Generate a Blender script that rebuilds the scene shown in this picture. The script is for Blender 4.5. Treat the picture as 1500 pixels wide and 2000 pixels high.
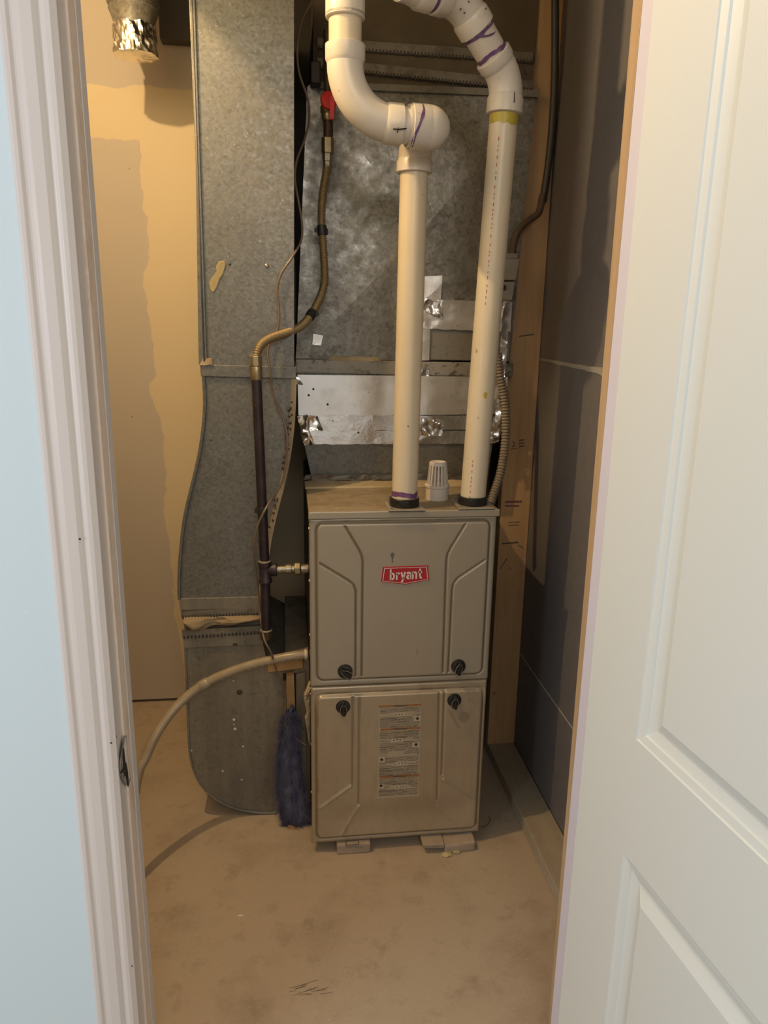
import bpy, bmesh, math, random
import numpy as np
from mathutils import Vector, Matrix, Euler, noise as mnoise

# ---------------------------------------------------------------- scene reset
for o in list(bpy.data.objects):
    bpy.data.objects.remove(o, do_unlink=True)
SC = bpy.context.scene
COL = SC.collection
random.seed(7)
rng = np.random.default_rng(5)

# ---------------------------------------------------------------- camera
CAM_H = 1.35
F_PX = 1460.0
ROT = np.array([[0.991769, 0.015510, -0.127094],
                [-0.126948, 0.248293, -0.960331],
                [0.016661, 0.968561, 0.248218]])
cd = bpy.data.cameras.new('camera')
cam = bpy.data.objects.new('camera', cd)
COL.objects.link(cam)
cd.sensor_fit = 'VERTICAL'
cd.sensor_height = 24.0
cd.lens = F_PX / 2000.0 * 24.0
cd.clip_start = 0.02
M = Matrix([list(ROT[i]) + [0] for i in range(3)] + [[0, 0, 0, 1]])
M[2][3] = CAM_H
cam.matrix_world = M
SC.camera = cam

# ---------------------------------------------------------------- world, lights, exposure
W = bpy.data.worlds.new('hall_daylight')
SC.world = W
W.use_nodes = True
wn = W.node_tree.nodes['Background']
wn.inputs['Color'].default_value = (1.0, 0.955, 0.90, 1)
wn.inputs['Strength'].default_value = 0.50

def area(name, loc, target, size, sy, power, color):
    l = bpy.data.lights.new(name, 'AREA')
    l.shape = 'RECTANGLE'; l.size = size; l.size_y = sy
    l.energy = power; l.color = color
    o = bpy.data.objects.new(name, l); COL.objects.link(o)
    o.location = loc
    o.rotation_euler = (Vector(target) - Vector(loc)).to_track_quat('-Z', 'Y').to_euler()
    return o

# daylight of the hall window, behind and to the left of the photographer
area('hall_window_light', (-2.2, -0.5, 1.5), (-0.45, 1.0, 1.1), 1.0, 1.3, 28.0, (0.85, 0.93, 1.0))
# hall ceiling light, behind and above the photographer
area('hall_ceiling_light', (0.15, -1.3, 2.35), (0.15, 1.4, 1.0), 0.7, 0.5, 13.0, (1.0, 0.94, 0.86))
BULB = Vector((-0.58, 1.40, 2.36))
pl = bpy.data.lights.new('closet_bulb_light', 'POINT')
pl.energy = 50.0; pl.color = (1.0, 0.70, 0.36); pl.shadow_soft_size = 0.015
plo = bpy.data.objects.new('closet_bulb_light', pl); COL.objects.link(plo)
plo.location = BULB

vs = SC.view_settings
vs.view_transform = 'Standard'; vs.look = 'None'
vs.exposure = 0.0; vs.gamma = 1.0
vs.use_curve_mapping = False

# ---------------------------------------------------------------- measuring helpers (image position at a known depth -> metres)
def ray(px, py):
    return ROT @ np.array([px - 750.0, 1000.0 - py, -F_PX])
def P(px, py, Y):
    r = ray(px, py); t = Y / r[1]
    return Vector((r[0]*t, Y, r[2]*t + CAM_H))
def PX(px, py, X):
    r = ray(px, py); t = X / r[0]
    return Vector((X, r[1]*t, r[2]*t + CAM_H))
def XZ(px, py, Y):
    p = P(px, py, Y); return (p.x, p.z)

# ---------------------------------------------------------------- materials
def node_mat(name):
    m = bpy.data.materials.new(name); m.use_nodes = True
    return m, m.node_tree.nodes, m.node_tree.links, m.node_tree.nodes['Principled BSDF']

def c4(c): return (c[0], c[1], c[2], 1.0)

def mat(name, base, rough=0.5, metal=0.0, layers=(), bumps=(), spec=None, rough_var=0.0, coat=0.0, emit=None, alpha=None, trans=0.0, rough_scale=9):
    """layers: (kind, scale, lo, hi, colour, amount, stretch) blended over the base by procedural noise"""
    m, N, L, B = node_mat(name)
    tc = N.new('ShaderNodeTexCoord')
    def vec(stretch):
        mp = N.new('ShaderNodeMapping')
        mp.inputs['Scale'].default_value = stretch
        L.new(tc.outputs['Object'], mp.inputs['Vector'])
        return mp.outputs['Vector']
    def tex(kind, scale, stretch, detail=6):
        if kind == 'voronoi':
            t = N.new('ShaderNodeTexVoronoi'); t.inputs['Scale'].default_value = scale
            L.new(vec(stretch), t.inputs['Vector'])
            s = N.new('ShaderNodeSeparateColor'); L.new(t.outputs['Color'], s.inputs['Color'])
            return s.outputs['Red']
        if kind == 'dots':
            t = N.new('ShaderNodeTexVoronoi'); t.inputs['Scale'].default_value = scale
            L.new(vec(stretch), t.inputs['Vector']); return t.outputs['Distance']
        t = N.new('ShaderNodeTexNoise'); t.inputs['Scale'].default_value = scale
        t.inputs['Detail'].default_value = detail; t.inputs['Roughness'].default_value = 0.6
        L.new(vec(stretch), t.inputs['Vector']); return t.outputs['Fac']
    rgb = N.new('ShaderNodeRGB'); rgb.outputs[0].default_value = c4(base)
    cur = rgb.outputs[0]
    for ly in layers:
        kind, scale, lo, hi, col, amt = ly[:6]
        st = ly[6] if len(ly) > 6 else (1, 1, 1)
        f = tex(kind, scale, st)
        mr = N.new('ShaderNodeMapRange'); mr.inputs['From Min'].default_value = lo; mr.inputs['From Max'].default_value = hi
        mr.inputs['To Max'].default_value = amt
        L.new(f, mr.inputs['Value'])
        mx = N.new('ShaderNodeMix'); mx.data_type = 'RGBA'
        L.new(mr.outputs['Result'], mx.inputs['Factor']); L.new(cur, mx.inputs['A']); mx.inputs['B'].default_value = c4(col)
        cur = mx.outputs['Result']
    L.new(cur, B.inputs['Base Color'])
    B.inputs['Roughness'].default_value = rough
    B.inputs['Metallic'].default_value = metal
    if spec is not None: B.inputs['Specular IOR Level'].default_value = spec
    if coat: B.inputs['Coat Weight'].default_value = coat
    if trans: B.inputs['Transmission Weight'].default_value = trans
    if rough_var:
        f = tex('noise', rough_scale, (1, 1, 1)); mr = N.new('ShaderNodeMapRange')
        mr.inputs['From Min'].default_value = .3; mr.inputs['From Max'].default_value = .7
        mr.inputs['To Min'].default_value = max(0, rough - rough_var); mr.inputs['To Max'].default_value = min(1, rough + rough_var)
        L.new(f, mr.inputs['Value']); L.new(mr.outputs['Result'], B.inputs['Roughness'])
    prev = None
    for b in bumps:
        kind, scale, strength, dist = b[:4]
        st = b[4] if len(b) > 4 else (1, 1, 1)
        f = tex(kind, scale, st)
        bn = N.new('ShaderNodeBump'); bn.inputs['Strength'].default_value = strength; bn.inputs['Distance'].default_value = dist
        L.new(f, bn.inputs['Height'])
        if prev: L.new(prev, bn.inputs['Normal'])
        prev = bn.outputs['Normal']
    if prev: L.new(prev, B.inputs['Normal'])
    return m

DUST = (0.27, 0.22, 0.16)
M_galv = mat('galvanized_steel', (0.150, 0.147, 0.132), .45, .5,
             [('voronoi', 170, 0, 1, (0.215, 0.21, 0.19), .9), ('noise', 7, .42, .72, (0.105, 0.102, 0.09), .35),
              ('noise', 3.0, .5, .75, (0.21, 0.17, 0.12), .35), ('dots', 60, .11, .05, (0.40, 0.37, 0.31), .7), ('noise', 110, .54, .72, (0.08, 0.073, 0.06), .6)],
             [('noise', 170, .2, .002), ('noise', 6, .12, .01)], rough_var=.14, rough_scale=95)
M_galv_dirty = mat('weathered_galvanized_steel', (0.22, 0.205, 0.17), .40, .5,
             [('noise', 8, .46, .66, (0.10, 0.092, 0.078), .75), ('voronoi', 120, 0, 1, (0.34, 0.325, 0.29), .7), ('noise', 34, .50, .66, (0.42, 0.40, 0.36), .5),
              ('noise', 4, .52, .70, (0.27, 0.23, 0.17), .5), ('noise', 150, .54, .7, (0.08, .07, .06), .55)],
             [('noise', 70, .25, .003), ('noise', 5, .2, .012)], rough_var=.18, rough_scale=30)
M_galv_dusty = mat('dusty_galvanized_steel', (0.195, 0.187, 0.165), .55, .3,
             [('noise', 9, .42, .68, (0.255, 0.225, 0.175), .8, (1, 1, .25)), ('dots', 45, .12, .04, (0.42, 0.38, 0.31), .8),
              ('noise', 5, .5, .7, (0.115, 0.102, 0.08), .55), ('noise', 90, .55, .72, (0.08, 0.07, .05), .5)],
             [('noise', 140, .15, .002)], rough_var=.12, rough_scale=25)
M_boot = mat('dusty_boot_steel', (0.175, 0.155, 0.122), .58, .25,
             [('noise', 7, .42, .66, (0.27, 0.23, 0.165), .75, (3.2, 1, .22)), ('noise', 5, .5, .7, (0.10, 0.085, 0.063), .6, (1.5, 1, .5)), ('dots', 45, .12, .04, (0.42, 0.37, 0.28), .7),
              ('voronoi', 90, 0, 1, (0.22, 0.205, 0.17), .35), ('noise', 90, .55, .72, (0.07, 0.06, .042), .5)],
             [('noise', 140, .15, .002), ('noise', 8, .12, .01)], rough_var=.1, rough_scale=20)
M_cleat = mat('pitted_steel_cleat', (0.32, 0.295, 0.25), .5, .35, [('noise', 46, .52, .62, (0.09, .075, .055), .85, (1, 1, 1.4)), ('noise', 12, .45, .7, (.24, .21, .16), .6)], [('noise', 90, .2, .002)])
M_foil = mat('aluminium_foil_tape', (0.85, 0.82, 0.77), .2, 1.0,
             [('noise', 18, .5, .75, (0.45, 0.40, 0.33), .5)], [('noise', 55, .25, .004), ('noise', 13, .2, .01)], rough_var=.1)
M_foil_flat = mat('smooth_foil_tape', (0.88, 0.85, 0.80), .25, .82,
             [('noise', 14, .5, .75, (0.42, 0.36, 0.28), .5), ('dots', 30, .07, .03, (.1, .08, .06), .8)], [('noise', 9, .10, .01)], rough_var=.08)
M_pvc = mat('white_pvc', (0.66, 0.60, 0.52), .34, 0,
             [('noise', 6, .5, .8, (0.55, 0.47, 0.35), .5), ('dots', 28, .05, .02, (.18, .13, .08), .8), ('noise', 30, .6, .8, (0.45, .38, .28), .4)],
             [('noise', 90, .04, .001)])
M_pvc_yellow = mat('aged_yellow_pvc', (0.66, 0.57, 0.42), .34, 0, [('noise', 6, .45, .8, (0.58, 0.47, 0.30), .6), ('dots', 24, .045, .02, (.2, .14, .08), .8)],
             [('noise', 90, .04, .001)])
M_primer = mat('purple_primer_stain', (0.14, 0.055, 0.16), .5, 0, [('noise', 60, .45, .7, (0.30, 0.18, 0.30), .5)])
M_glue = mat('yellow_cement_stain', (0.50, 0.40, 0.05), .4, 0, [('noise', 50, .4, .7, (0.35, .25, .05), .6)])
M_furn = mat('taupe_furnace_paint', (0.385, 0.335, 0.255), .38, .3,
             [('noise', 4, .45, .75, (0.34, 0.285, 0.20), .6), ('dots', 34, .045, .02, (0.75, 0.68, .55), .8), ('noise', 140, .35, .7, (0.36, 0.315, 0.25), .4)],
             [('noise', 220, .04, .001)], rough_var=.08)
M_furn_low = mat('taupe_furnace_paint_lower', (0.43, 0.355, 0.25), .34, .4,
             [('noise', 4, .42, .75, (0.33, 0.25, 0.16), .7), ('dots', 26, .04, .02, (0.65, 0.58, .45), .6), ('noise', 40, .55, .8, (0.24, 0.175, 0.105), .4, (1, 1, .3))],
             [('noise', 220, .04, .001)], rough_var=.08)
def grime_and_groove_tone(m, col):  # mixes in a darker colour by mask: pressed grooves, smears and stains
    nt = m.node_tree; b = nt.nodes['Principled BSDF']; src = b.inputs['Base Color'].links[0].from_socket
    at = nt.nodes.new('ShaderNodeAttribute'); at.attribute_name = 'grime_and_groove_tone'
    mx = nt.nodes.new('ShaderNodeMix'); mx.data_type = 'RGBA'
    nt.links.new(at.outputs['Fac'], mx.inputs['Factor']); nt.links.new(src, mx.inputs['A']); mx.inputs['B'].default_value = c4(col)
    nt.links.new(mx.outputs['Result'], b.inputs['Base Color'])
grime_and_groove_tone(M_furn, (0.10, 0.07, 0.025)); grime_and_groove_tone(M_furn_low, (0.12, 0.075, 0.03))
M_furn_side = mat('furnace_side_steel', (0.17, 0.14, 0.105), .5, .4, [('noise', 30, .5, .7, (.08, .06, .04), .7, (1, 1, .3))])
M_furn_top = mat('grimy_furnace_top', (0.31, 0.245, 0.155), .6, .1,
             [('noise', 14, .42, .62, (0.20, 0.145, 0.075), .8, (.5, 1, 1)), ('noise', 40, .5, .7, (0.42, 0.35, .25), .5)], [('noise', 60, .2, .003)])
M_flange = mat('tan_insulation_lip', (0.46, 0.365, 0.22), .6, 0, [('noise', 16, .45, .65, (0.30, 0.22, 0.115), .7, (.5, 1, 1)), ('noise', 50, .5, .7, (.55, .46, .32), .5)], [('noise', 50, .3, .004)])
M_black = mat('black_plastic', (0.012, 0.011, 0.011), .32, 0)
M_rubber = mat('black_rubber', (0.015, 0.014, 0.013), .38, 0)
M_greyp = mat('worn_grey_edge', (0.32, 0.29, 0.24), .5, 0)
M_plate = mat('dusty_flange_steel', (0.36, 0.31, 0.24), .5, .3, [('noise', 40, .4, .7, (.25, .2, .14), .6)])
M_iron = mat('dark_iron_pipe', (0.030, 0.019, 0.022), .42, .3, [('noise', 30, .45, .7, (0.06, 0.04, 0.045), .7), ('dots', 70, .1, .04, (.3, .24, .2), .5)], [('noise', 120, .15, .002)])
M_rust = mat('brown_iron_nipple', (0.06, 0.035, 0.02), .55, .4, [('noise', 40, .4, .7, (.12, .07, .035), .7)])
M_brass = mat('dull_brass_fitting', (0.40, 0.33, 0.20), .34, .85, [('noise', 40, .4, .7, (.22, .17, .1), .6)])
M_csst = mat('coated_corrugated_gas_tube', (0.28, 0.205, 0.10), .42, .35, [('noise', 12, .4, .7, (0.19, 0.135, 0.07), .6)])
M_nickel = mat('scuffed_steel_fitting', (0.40, 0.35, 0.27), .38, .8, [('noise', 60, .45, .65, (.12, .09, .06), .7)])
M_red = mat('red_lever_plastic', (0.55, 0.025, 0.025), .35, 0)
M_tape = mat('black_tape', (0.02, 0.018, 0.017), .5, 0)
M_wire = mat('brown_cable_jacket', (0.20, 0.145, 0.10), .4, 0, [('noise', 6, .4, .7, (.11, .075, .05), .7)])
M_hose = mat('cloudy_vinyl_hose', (0.38, 0.305, 0.20), .3, 0, [('noise', 30, .4, .7, (0.28, 0.22, 0.14), .6)], trans=.15)
M_ink = mat('faint_dark_print', (0.10, 0.08, 0.06), .7)
M_rib = mat('grey_ribbed_plastic', (0.23, 0.19, 0.14), .5, 0, [('noise', 25, .4, .7, (0.16, .125, .085), .6)])
M_box = mat('dusty_steel_box', (0.30, 0.27, 0.22), .5, .4, [('noise', 30, .45, .7, (.2, .16, .11), .6)])
M_wood = mat('raw_spruce_lumber', (0.54, 0.345, 0.175), .62, 0,
             [('noise', 10, .4, .7, (0.43, 0.255, 0.12), .7, (6, 6, .35)), ('noise', 5, .6, .75, (0.36, .20, .09), .5, (2, 2, .6)), ('dots', 9, .07, .02, (.16, .08, .04), .8)],
             [('noise', 30, .12, .003, (6, 6, .3))])
M_wood_edge = mat('planed_lumber_edge', (0.47, 0.33, 0.19), .6, 0,
             [('noise', 9, .4, .7, (0.36, 0.24, 0.13), .6, (5, 5, .3)), ('dots', 7, .05, .015, (.14, .08, .05), .8)])
M_plate_wood = mat('dusty_lumber_plate', (0.36, 0.30, 0.21), .75, 0, [('noise', 8, .4, .7, (0.29, 0.225, 0.15), .6, (5, .4, 5)), ('noise', 40, .5, .7, (.40, .34, .25), .5)])
M_dark_wood = mat('dark_framing_lumber', (0.10, 0.065, 0.04), .8)
M_paper = mat('grey_drywall_backing_paper', (0.14, 0.13, 0.13), .6, 0,
             [('noise', 3, .4, .7, (0.145, 0.128, 0.123), .6), ('noise', 60, .4, .7, (0.19, .175, .165), .4), ('noise', 12, .62, .8, (.22, .20, .18), .4)], [('noise', 120, .06, .001)])
M_mud = mat('grey_joint_compound', (0.42, 0.385, 0.32), .8)
M_white = mat('white_trim_paint', (0.66, 0.60, 0.565), .4, 0, [('noise', 7, .45, .75, (0.60, 0.53, 0.48), .5, (1, 1, .2)), ('dots', 9, .03, .012, (.08, .07, .06), .9)], [('noise', 30, .06, .004, (4, 4, .4))])
M_jamb = mat('white_jamb_paint', (0.68, 0.635, 0.60), .42, 0, [('noise', 6, .45, .75, (0.62, 0.57, .53), .5, (1, 1, .2))])
M_jamb_worn = mat('worn_jamb_stop', (0.76, 0.63, 0.53), .55, 0, [('noise', 22, .52, .66, (0.50, 0.34, 0.23), .6, (1, 1, .25)), ('noise', 60, .5, .7, (.82, .74, .64), .5)], [('noise', 70, .3, .004)])
M_lilac = mat('lilac_white_jamb_paint', (0.68, 0.67, 0.79), .45, 0, [('noise', 6, .5, .75, (0.63, 0.60, 0.71), .6, (1, 1, .2)), ('dots', 14, .04, .015, (.2, .15, .14), .7)])
M_door = mat('cream_white_door_paint', (0.67, 0.705, 0.69), .42, 0, [('noise', 2, .4, .7, (0.65, 0.695, 0.69), .6)], [('noise', 240, .05, .001)])
M_wallout = mat('pale_blue_wall_paint', (0.63, 0.735, 0.79), .6, 0, [('dots', 11, .02, .01, (.8, .85, .9), .8)], [('noise', 160, .10, .002)])
M_fibre = mat('blue_filter_fibre', (0.062, 0.066, 0.125), .9, 0, [('noise', 40, .4, .62, (0.15, 0.145, 0.20), .75, (1.5, 1.5, .3)), ('noise', 7, .5, .7, (.035, .04, .085), .6)], [('noise', 120, .6, .004, (1.5, 1.5, .3))])
M_card = mat('tan_cardboard', (0.42, 0.25, 0.105), .75, 0, [('noise', 14, .45, .7, (.33, .18, .07), .6)])
M_canvas = mat('tan_canvas_connector', (0.29, 0.215, 0.125), .9, 0, [('noise', 18, .45, .7, (0.17, 0.125, 0.075), .7), ('noise', 5, .5, .7, (.33, .24, .14), .5)], [('noise', 300, .15, .001)])
M_dark_canvas = mat('grimy_flex_connector', (0.10, 0.075, 0.05), .85, 0, [('noise', 14, .45, .7, (0.15, .11, .07), .6)])
M_crimp = mat('dirty_crimp_strip', (0.20, 0.175, 0.14), .55, .4, [('noise', 30, .45, .65, (.10, .08, .06), .7), ('noise', 18, .55, .7, (.36, .29, .21), .5)])
M_dark_gap = mat('dark_steel_and_gap_shade', (0.06, 0.05, 0.04), .6, .3)  # small dark steel parts, and the added shade sheet behind the plenum gap
M_rack = mat('dusty_filter_rack', (0.31, 0.25, 0.17), .65, .15, [('noise', 12, .42, .66, (0.16, .125, .08), .8, (2, 2, .3)), ('noise', 40, .5, .7, (.33, .28, .2), .5)])
M_badge = mat('red_badge_enamel', (0.40, 0.012, 0.018), .35, 0)
M_badge_white = mat('white_badge_print', (0.75, 0.64, 0.60), .4, 0)
M_label = mat('tan_warning_label', (0.41, 0.335, 0.23), .5, 0, [('noise', 22, .4, .7, (.38, .31, .21), .6)])
M_label_lt = mat('pale_label_box', (0.51, 0.425, 0.305), .5)
M_orange = mat('orange_label_bar', (0.32, 0.135, 0.05), .5, 0, [('noise', 60, .45, .7, (.25, .12, .05), .6)])
M_brick = mat('dusty_masonry_block', (0.37, 0.29, 0.215), .85, 0, [('noise', 30, .4, .7, (.29, .22, .16), .7)], [('noise', 60, .3, .004)])
M_foam = mat('yellow_foam_crumb', (0.52, 0.44, 0.22), .8, 0, [('noise', 60, .4, .7, (.38, .29, .12), .6)], [('noise', 120, .5, .004)])
M_drip = mat('yellow_sealant_smear', (0.34, 0.275, 0.125), .45, 0, [('noise', 60, .4, .7, (.30, .22, .08), .6)])
M_ash = mat('grey_torn_metal', (0.36, 0.34, 0.31), .6, .1, [('noise', 70, .48, .6, (.07, .07, .07), .9), ('noise', 40, .5, .62, (.55, .5, .45), .7)])
M_chalk = mat('white_paint_chip', (0.6, 0.55, 0.45), .8)

def concrete():
    m = mat('dusty_concrete_floor', (0.41, 0.325, 0.225), .72, 0,
            [('noise', 1.6, .4, .7, (0.44, 0.33, 0.24), .7), ('noise', 5.5, .50, .72, (0.28, 0.21, 0.135), .65),
             ('noise', 15, .56, .74, (0.21, 0.15, 0.095), .55), ('noise', 90, .45, .7, (0.45, 0.35, 0.255), .45), ('noise', 240, .58, .75, (0.20, 0.145, 0.09), .5),
             ('dots', 13, .03, .012, (0.62, 0.54, 0.42), .8)],
            [('noise', 180, .18, .002), ('noise', 22, .12, .004)])
    return m
M_floor = concrete()

def back_wall_mat():
    """taupe drywall with lighter skim-coat patches that stop along ragged edges"""
    m, N, L, B = node_mat('patched_drywall')
    tc = N.new('ShaderNodeTexCoord'); sp = N.new('ShaderNodeSeparateXYZ')
    L.new(tc.outputs['Object'], sp.inputs[0])
    def ns(scale, w):
        t = N.new('ShaderNodeTexNoise'); t.inputs['Scale'].default_value = scale; t.inputs['Detail'].default_value = 5
        mp = N.new('ShaderNodeMapping'); mp.inputs['Location'].default_value = (w, w*2, w*3)
        L.new(tc.outputs['Object'], mp.inputs[0]); L.new(mp.outputs[0], t.inputs['Vector'])
        return t.outputs['Fac']
    def mt(op, a, b, c=None):
        n = N.new('ShaderNodeMath'); n.operation = op
        for i, v in enumerate((a, b, c)):
            if v is None: continue
            if isinstance(v, (int, float)): n.inputs[i].default_value = v
            else: L.new(v, n.inputs[i])
        return n.outputs[0]
    x, z = sp.outputs['X'], sp.outputs['Z']
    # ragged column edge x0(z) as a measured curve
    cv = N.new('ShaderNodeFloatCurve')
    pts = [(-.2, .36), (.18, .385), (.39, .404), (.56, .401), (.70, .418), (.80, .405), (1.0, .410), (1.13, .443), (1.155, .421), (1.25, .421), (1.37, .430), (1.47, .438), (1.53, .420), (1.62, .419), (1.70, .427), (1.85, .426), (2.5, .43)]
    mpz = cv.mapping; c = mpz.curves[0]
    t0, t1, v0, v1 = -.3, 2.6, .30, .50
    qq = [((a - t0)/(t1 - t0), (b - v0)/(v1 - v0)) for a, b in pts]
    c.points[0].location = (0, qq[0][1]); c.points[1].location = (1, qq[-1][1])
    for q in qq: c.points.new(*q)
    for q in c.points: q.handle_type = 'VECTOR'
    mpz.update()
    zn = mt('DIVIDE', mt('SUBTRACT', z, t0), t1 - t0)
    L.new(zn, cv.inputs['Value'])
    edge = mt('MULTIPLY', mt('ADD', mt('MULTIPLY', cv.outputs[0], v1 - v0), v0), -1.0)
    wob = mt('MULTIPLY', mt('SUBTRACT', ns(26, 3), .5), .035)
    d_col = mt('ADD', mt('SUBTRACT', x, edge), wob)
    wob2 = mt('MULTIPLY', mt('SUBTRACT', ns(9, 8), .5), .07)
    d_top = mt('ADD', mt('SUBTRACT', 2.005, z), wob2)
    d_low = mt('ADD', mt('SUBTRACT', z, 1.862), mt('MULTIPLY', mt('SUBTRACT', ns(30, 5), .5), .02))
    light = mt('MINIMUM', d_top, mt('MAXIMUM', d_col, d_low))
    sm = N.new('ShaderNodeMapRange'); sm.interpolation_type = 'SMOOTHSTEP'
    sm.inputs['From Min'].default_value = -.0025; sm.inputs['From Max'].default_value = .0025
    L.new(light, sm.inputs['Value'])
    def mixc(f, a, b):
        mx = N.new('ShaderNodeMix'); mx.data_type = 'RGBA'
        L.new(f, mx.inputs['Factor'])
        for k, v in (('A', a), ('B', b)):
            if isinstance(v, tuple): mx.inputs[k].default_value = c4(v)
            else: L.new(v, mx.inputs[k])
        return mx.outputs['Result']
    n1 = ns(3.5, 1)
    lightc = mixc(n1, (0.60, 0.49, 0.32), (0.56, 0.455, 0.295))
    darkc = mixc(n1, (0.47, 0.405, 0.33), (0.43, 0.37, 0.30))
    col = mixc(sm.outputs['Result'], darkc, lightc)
    v = N.new('ShaderNodeTexVoronoi'); v.inputs['Scale'].default_value = 11
    L.new(tc.outputs['Object'], v.inputs['Vector'])
    mr = N.new('ShaderNodeMapRange'); mr.inputs['From Min'].default_value = .045; mr.inputs['From Max'].default_value = .02
    mr.inputs['To Max'].default_value = .75
    L.new(v.outputs['Distance'], mr.inputs['Value'])
    col = mixc(mr.outputs['Result'], col, (0.20, 0.13, 0.08))
    L.new(col, B.inputs['Base Color'])
    B.inputs['Roughness'].default_value = .75
    bn = N.new('ShaderNodeBump'); bn.inputs['Strength'].default_value = .25; bn.inputs['Distance'].default_value = .002
    L.new(mt('ADD', sm.outputs['Result'], mt('MULTIPLY', ns(60, 2), .6)), bn.inputs['Height'])
    L.new(bn.outputs['Normal'], B.inputs['Normal'])
    return m
M_back = back_wall_mat()

# ---------------------------------------------------------------- object helpers
ORIG = {}
def tag(o, label=None, cat=None, group=None, kind=None):
    if label: o['label'] = label
    if cat: o['category'] = cat
    if group: o['group'] = group
    if kind: o['kind'] = kind
    return o
def thing(name, loc, label, cat, group=None):
    o = bpy.data.objects.new(name, None); COL.objects.link(o)
    o.empty_display_size = .05
    o.location = loc; ORIG[o.name] = Vector(loc)
    return tag(o, label, cat, group)

class MB:
    def __init__(s): s.bm = bmesh.new()
    def box(s, x0, x1, y0, y1, z0, z1):
        v = [s.bm.verts.new((x, y, z)) for x in (x0, x1) for y in (y0, y1) for z in (z0, z1)]
        for f in ((0, 1, 3, 2), (4, 6, 7, 5), (0, 4, 5, 1), (2, 3, 7, 6), (0, 2, 6, 4), (1, 5, 7, 3)):
            s.bm.faces.new([v[i] for i in f])
        return s
    def hexa(s, pts):      # 8 points: bottom ring of 4, top ring of 4
        v = [s.bm.verts.new(p) for p in pts]
        for f in ((3, 2, 1, 0), (4, 5, 6, 7), (0, 1, 5, 4), (1, 2, 6, 5), (2, 3, 7, 6), (3, 0, 4, 7)):
            s.bm.faces.new([v[i] for i in f])
        return s
    def prism(s, xz, y0, y1):
        a = [s.bm.verts.new((x, y0, z)) for x, z in xz]
        b = [s.bm.verts.new((x, y1, z)) for x, z in xz]
        n = len(xz)
        s.bm.faces.new(a); s.bm.faces.new(b[::-1])
        for i in range(n):
            s.bm.faces.new((a[i], b[i], b[(i+1) % n], a[(i+1) % n]))
        return s
    def tube(s, pts, r, seg=16, caps=True):
        pts = [Vector(p) for p in pts]
        n = len(pts)
        rr = r if isinstance(r, (list, tuple, np.ndarray)) else [r]*n
        tan = []
        for i in range(n):
            t = pts[min(i+1, n-1)] - pts[max(i-1, 0)]
            tan.append(t.normalized() if t.length > 1e-9 else Vector((0, 0, 1)))
        ref = Vector((0, -1, 0)) if abs(tan[0].y) < .9 else Vector((1, 0, 0))
        nrm = (ref - tan[0]*ref.dot(tan[0])).normalized()
        rings = []
        for i in range(n):
            nrm = nrm - tan[i]*nrm.dot(tan[i])
            nrm.normalize()
            bi = tan[i].cross(nrm)
            rings.append([s.bm.verts.new(pts[i] + (nrm*math.cos(a) + bi*math.sin(a))*rr[i]) for a in [2*math.pi*k/seg for k in range(seg)]])
        for i in range(n-1):
            for k in range(seg):
                f = s.bm.faces.new((rings[i][k], rings[i][(k+1) % seg], rings[i+1][(k+1) % seg], rings[i+1][k]))
                f.smooth = True
        if caps:
            s.bm.faces.new(rings[0][::-1]); s.bm.faces.new(rings[-1])
        return s
    def lathe(s, base, prof, axis=(0, 0, 1), seg=24, caps=True):
        ax = Vector(axis).normalized(); b = Vector(base)
        pts = [b + ax*h for r, h in prof]
        ref = Vector((0, -1, 0)) if abs(ax.y) < .9 else Vector((1, 0, 0))
        n = (ref - ax*ref.dot(ax)).normalized(); bi = ax.cross(n)
        rings = [[s.bm.verts.new(p + (n*math.cos(a) + bi*math.sin(a))*r) for a in [2*math.pi*(k+.5)/seg for k in range(seg)]] for p, (r, h) in zip(pts, prof)]
        for i in range(len(rings)-1):
            for k in range(seg):
                f = s.bm.faces.new((rings[i][k], rings[i][(k+1) % seg], rings[i+1][(k+1) % seg], rings[i+1][k])); f.smooth = seg > 8
        if caps:
            s.bm.faces.new(rings[0][::-1]); s.bm.faces.new(rings[-1])
        return s
    def grid(s, fn, nu, nv, smooth=True):
        g = [[s.bm.verts.new(fn(i/(nu-1), j/(nv-1))) for i in range(nu)] for j in range(nv)]
        for j in range(nv-1):
            for i in range(nu-1):
                f = s.bm.faces.new((g[j][i], g[j][i+1], g[j+1][i+1], g[j+1][i])); f.smooth = smooth
        return s
    def quad(s, *p):
        s.bm.faces.new([s.bm.verts.new(q) for q in p]); return s
    def build(s, name, m, parent=None, origin=None, bevel=0.0, seg=2, keep_normals=False, label=None, kind=None, sharp=True):
        if not keep_normals:
            bmesh.ops.recalc_face_normals(s.bm, faces=s.bm.faces[:])
        if parent is not None: org = ORIG[parent.name]
        else: org = Vector(origin) if origin is not None else Vector((0, 0, 0))
        if org.length: bmesh.ops.translate(s.bm, vec=-org, verts=s.bm.verts[:])
        if sharp:
            for e in s.bm.edges:
                if len(e.link_faces) == 2 and e.calc_face_angle(0) > math.radians(38): e.smooth = False
        me = bpy.data.meshes.new(name); s.bm.to_mesh(me); s.bm.free()
        for mm in (m if isinstance(m, (list, tuple)) else [m]): me.materials.append(mm)
        o = bpy.data.objects.new(name, me); COL.objects.link(o)
        ORIG[o.name] = org
        if parent is not None: o.parent = parent
        else: o.location = org
        if bevel:
            b = o.modifiers.new('bevel', 'BEVEL'); b.width = bevel; b.segments = seg; b.limit_method = 'ANGLE'; b.angle_limit = math.radians(35)
        tag(o, label=label, kind=kind)
        return o

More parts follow.
